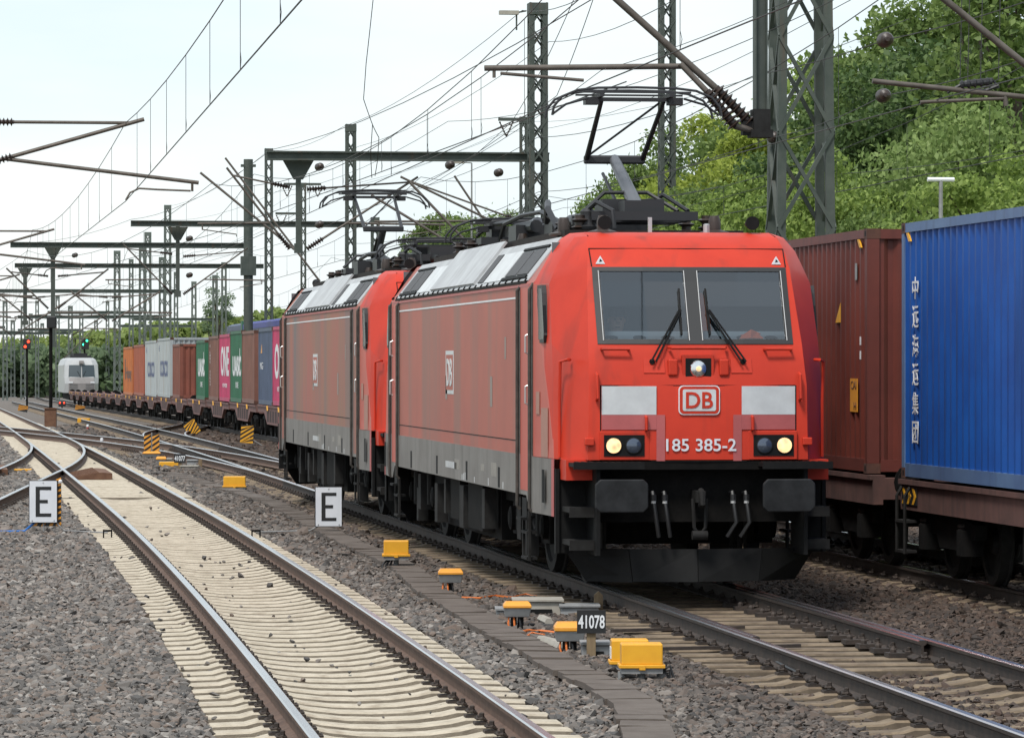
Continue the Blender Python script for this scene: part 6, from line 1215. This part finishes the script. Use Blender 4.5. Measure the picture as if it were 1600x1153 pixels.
for (px, gy, lab, sc_) in ((264, 731, 'low flat yellow box in front of the far boxes', (.5, .22, .16)), (36, 740, 'low flat yellow box between the rails near the left board', (.42, .18, .12)), (38, 682, 'low flat yellow box between the far rails, left', (.35, .2, .12)), (131, 662, 'yellow box at the foot of the far curve', (.62, .4, .28)), (122, 671, 'dark box beside the yellow one at the far curve', (.6, .4, .16))):
    p, Z = seat(px, gy); R = empty('track_box', p, FACE); tag(R, lab, 'box', 'low boxes between the rails'); k = Z / 60; a, b_, c = [x for x in sc_]; mt = 'under_grey' if 'dark' in lab else 'yellow'
    MB().box(-a / 2, a / 2, -b_ / 2, b_ / 2, 0, c).ob('cover', mt, R, bevel=.015); MB().box(-a / 2 + .03, a / 2 - .03, -b_ / 2 + .03, b_ / 2 - .03, -.1, .0).ob('foot', 'under', R)
# cables, pipe, brackets around the point machine
def gcable(label, pts, r, mat, name='cable', z=-.19):
    P_ = [G(a, b_, z) for a, b_ in pts]; o = P_[0]; m = MB(); m.tube([q - o for q in P_], r, 6); ob_ = m.ob(name, mat, loc=o, smooth=True); tag(ob_, label, 'cable' if name == 'cable' else name, 'cables and pipes by the point machine')
gcable('orange cable lying on the ballast beside the leading locomotive', [(722, 933), (750, 934), (775, 930), (800, 933), (822, 928), (838, 931)], .012, 'orange_cable'); gcable('orange cable running under the grey boxes', [(812, 988), (826, 984), (845, 985), (870, 988)], .014, 'orange_cable'); gcable('second tangled orange cable at the stalk of the grey box', [(812, 992), (820, 996), (832, 988), (850, 991)], .012, 'orange_cable')
gcable('pale plastic pipe below the cable boxes', [(845, 1000), (862, 1004), (878, 1012)], .05, 'cover_pale', 'pipe', -.2); gcable('pale tube end beside the pale cover', [(846, 966), (858, 972)], .045, 'cover_pale', 'pipe', -.17); gcable('black cable at the foot of the pale cover', [(795, 970), (830, 976), (868, 977)], .018, 'rubber')
gcable('black bond cable along the rail foot of the locomotive track', [(1158, 1019), (1185, 1017), (1215, 1034), (1250, 1052), (1262, 1050)], .014, 'rubber', z=-.13)
# point rods to the blades
for (y, lab) in ((985, 'upper'), (1015, 'lower')):
    a = G(955, y, -.16); b_ = Vector((U1 - .1, a.y + .2, -.15)); m = MB(); m.bar(Vector((0, 0, 0)), b_ - a, .05, .03); o = m.ob('point_rod', 'steel_rust_dark', loc=a); tag(o, lab + ' flat rod leading from the point machine to the switch blades', 'rod', 'point rods')
# striped warning boards between the far tracks
def striped(label, px, gy, x0, x1, y0, y1, tilt=0.0, pair=False, shape='rect', stake=True, Zf=None, mt='yellow'):
    p, Z = seat(px, gy)
    if Zf: Z = Zf; p = base(px, Z); p.z = zg(p.y) - .24
    s = F / Z; w_, h_ = (x1 - x0) / s, (y1 - y0) / s; zc = H - ((y0 + y1) / 2 - HY) / s - p.z; R = empty('striped_board', p, FACE); tag(R, label, 'warning board', 'yellow and black striped boards')
    if stake: MB().bar((0, .02, -.2), (0, .02, zc + h_ / 2 + .04), .03, .03).ob('post', 'box_grey', R)
    for (c, ww) in (((-w_ * .27, w_ * .46), (w_ * .27, w_ * .46)) if pair else ((0, w_),)):
        q = MB(); q.box(-ww / 2, ww / 2, -.012, .008, -h_ / 2, h_ / 2); o = q.ob('plate', 'sign_black', R); o.location = (c, 0, zc); o.rotation_euler = (0, tilt, 0); n = 4; d = h_ / n; sl_ = ww * .7
        for k in range(-2, n + 1):
            za = -h_ / 2 + k * d; pts = []
            pol = [(-ww / 2, za), (ww / 2, za + sl_), (ww / 2, za + sl_ + d * .52), (-ww / 2, za + d * .52)]
            pol = [(x, min(h_ / 2, max(-h_ / 2, z))) for x, z in pol]
            if abs(pol[1][1] - pol[2][1]) < .003 and abs(pol[0][1] - pol[3][1]) < .003: continue
            MB().prism(pol, 'y', -.017, -.011).ob('stripe', mt, o)
    return R
striped('pair of striped boards on one post behind the small orange lidded boxes', 237, 718, 225, 249, 678, 711, 0, True, mt='orange'); striped('tilted striped board standing by the wagon ends', 300, 688, 290, 310, 657, 681, math.radians(-30), Zf=163); striped('upright striped board between the tracks, nearest to the second locomotive', 386, 702, 376, 396, 664, 692, math.radians(4), Zf=138)
R = striped('low striped board left of the rusty cabinet', 36, 645, 28, 43, 633, 643, math.radians(12), False, stake=True, mt='orange'); striped('low striped board near the far red tail lamp', 125, 641, 117, 132, 633, 642, math.radians(12), mt='orange')
p, Z = seat(430, 700); q = MB(); a = base(388, 138); a.z = zg(a.y) + .1; m = MB(); m.tube([(0, 0, 0), (.5, 0, -.3), (1.5, 0, -.3)], .02, 6); o = m.ob('rod', 'box_grey', loc=a); tag(o, 'thin bent rod holding the upright striped board', 'rod')
# ribbed brown ramp plates by the frog
for (px, gy, lab, w_) in ((165, 744, 'brown ribbed ramp plate against the right rail of the near track', 1), (2, 738, 'brown ribbed ramp plate at the left edge between the rails', 1)):
    p, Z = seat(px, gy, -.1); R = empty('ramp_plate', (p.x - .15, p.y, -.16)); tag(R, lab, 'ramp plate', 'brown ribbed ramp plates')
    q = MB(); q.prism([(-.62, -.02), (.30, -.02), (.30, .11), (.12, .13), (-.02, .13), (-.62, .0)], 'y', 0, 4.2); q.ob('wedge', 'rust_plate', R)
    for k in range(22): MB().bar((-.6, .1 + k * .19, .012), (.0, .1 + k * .19, .138), .05, .02).ob('rib', 'rust_plate', R)
# signals
def signal(label, px, gy, hx0, hx1, hy0, hy1, Z, lights, back=False):
    b_ = base(px, Z); b_.z = zg(b_.y) - .3; s = F / Z; w_, h_ = (hx1 - hx0) / s, (hy1 - hy0) / s; zc = H - ((hy0 + hy1) / 2 - HY) / s - b_.z; R = empty('signal', b_, FACE); tag(R, label, 'signal', 'light signals on posts')
    MB().tube([(0, .1, 0), (0, .1, zc)], .08, 8).ob('post', 'under', R, smooth=True); ox = ((hx0 + hx1) / 2 - px) / s; MB().box(ox - w_ / 2, ox + w_ / 2, -.12, .1, zc - h_ / 2, zc + h_ / 2).ob('head', 'sign_black', R, bevel=.05)
    for (fx, fz_, mt) in lights: MB().lathe([(.11, 0), (.09, .04)], (ox + fx * w_, -.13, zc + fz_ * h_), (0, -1, 0), 12).ob('lamp', mt, R)
    return R
signal('black signal showing two red lights at the left', 42, 612, 36, 48, 529, 546, 330, ((.22, .22, 'sig_red'), (-.2, -.25, 'sig_red'))); signal('black signal showing green lights above the white locomotive', 132, 600, 127, 139, 529, 546, 400, ((.25, .3, 'sig_green'), (-.2, -.05, 'sig_green')))
R = signal('tall dark signal post seen from behind, with a rusty cabinet at its foot', 79, 657, 73, 88, 494, 513, 193, ()); s = F / 193
MB().box(-.26, .26, -.2, .25, 0, .95).ob('cabinet', 'rust_plate', R); MB().box(-.3, .3, -.24, .29, .93, .98).ob('cabinet_lid', 'rust_plate', R)
p, Z = seat(41, 626); R = empty('crossed_board', p, FACE); tag(R, 'small black board with a white cross between the far tracks', 'board'); MB().box(-.2, .2, -.02, .02, .0, .55).ob('plate', 'sign_black', R)
for s_ in (-1, 1): MB().bar((-.17 * s_, -.03, .05), (.17 * s_, -.03, .5), .07, .015, up=(0, 1, 0)).ob('white_bar', 'white', R)
p, Z = seat(97, 637); R = empty('dwarf_signal', p, FACE); tag(R, 'low dwarf signal with two red lights near the flat wagons', 'signal'); MB().box(-.3, .3, -.1, .12, .1, .5).ob('head', 'sign_black', R, bevel=.03); MB().box(-.05, .05, -.05, .05, -.2, .1).ob('foot', 'under', R)
for x in (-.17, .17): MB().lathe([(.07, 0), (.06, .03)], (x, -.11, .4), (0, -1, 0), 10).ob('lamp', 'sig_red', R)
for (px, gy, lab) in ((159, 697, 'little red and white marker post beside the curved rail'), (137, 673, 'little red and white marker post by the yellow track box')):
    p, Z = seat(px, gy); R = empty('marker_post', p); tag(R, lab, 'marker post', 'small red and white marker posts'); MB().lathe([(.05, -.1), (.05, .16), (.03, .17)], (0, 0, 0), n=10).ob('shaft', 'post_red', R, smooth=True) if 'post_red' in MATS or pm('post_red', (0.35, 0.04, 0.03), rough=.5) else 0; MB().lathe([(.055, .17), (.055, .25), (.03, .27)], (0, 0, 0), n=10).ob('cap', 'white', R, smooth=True)
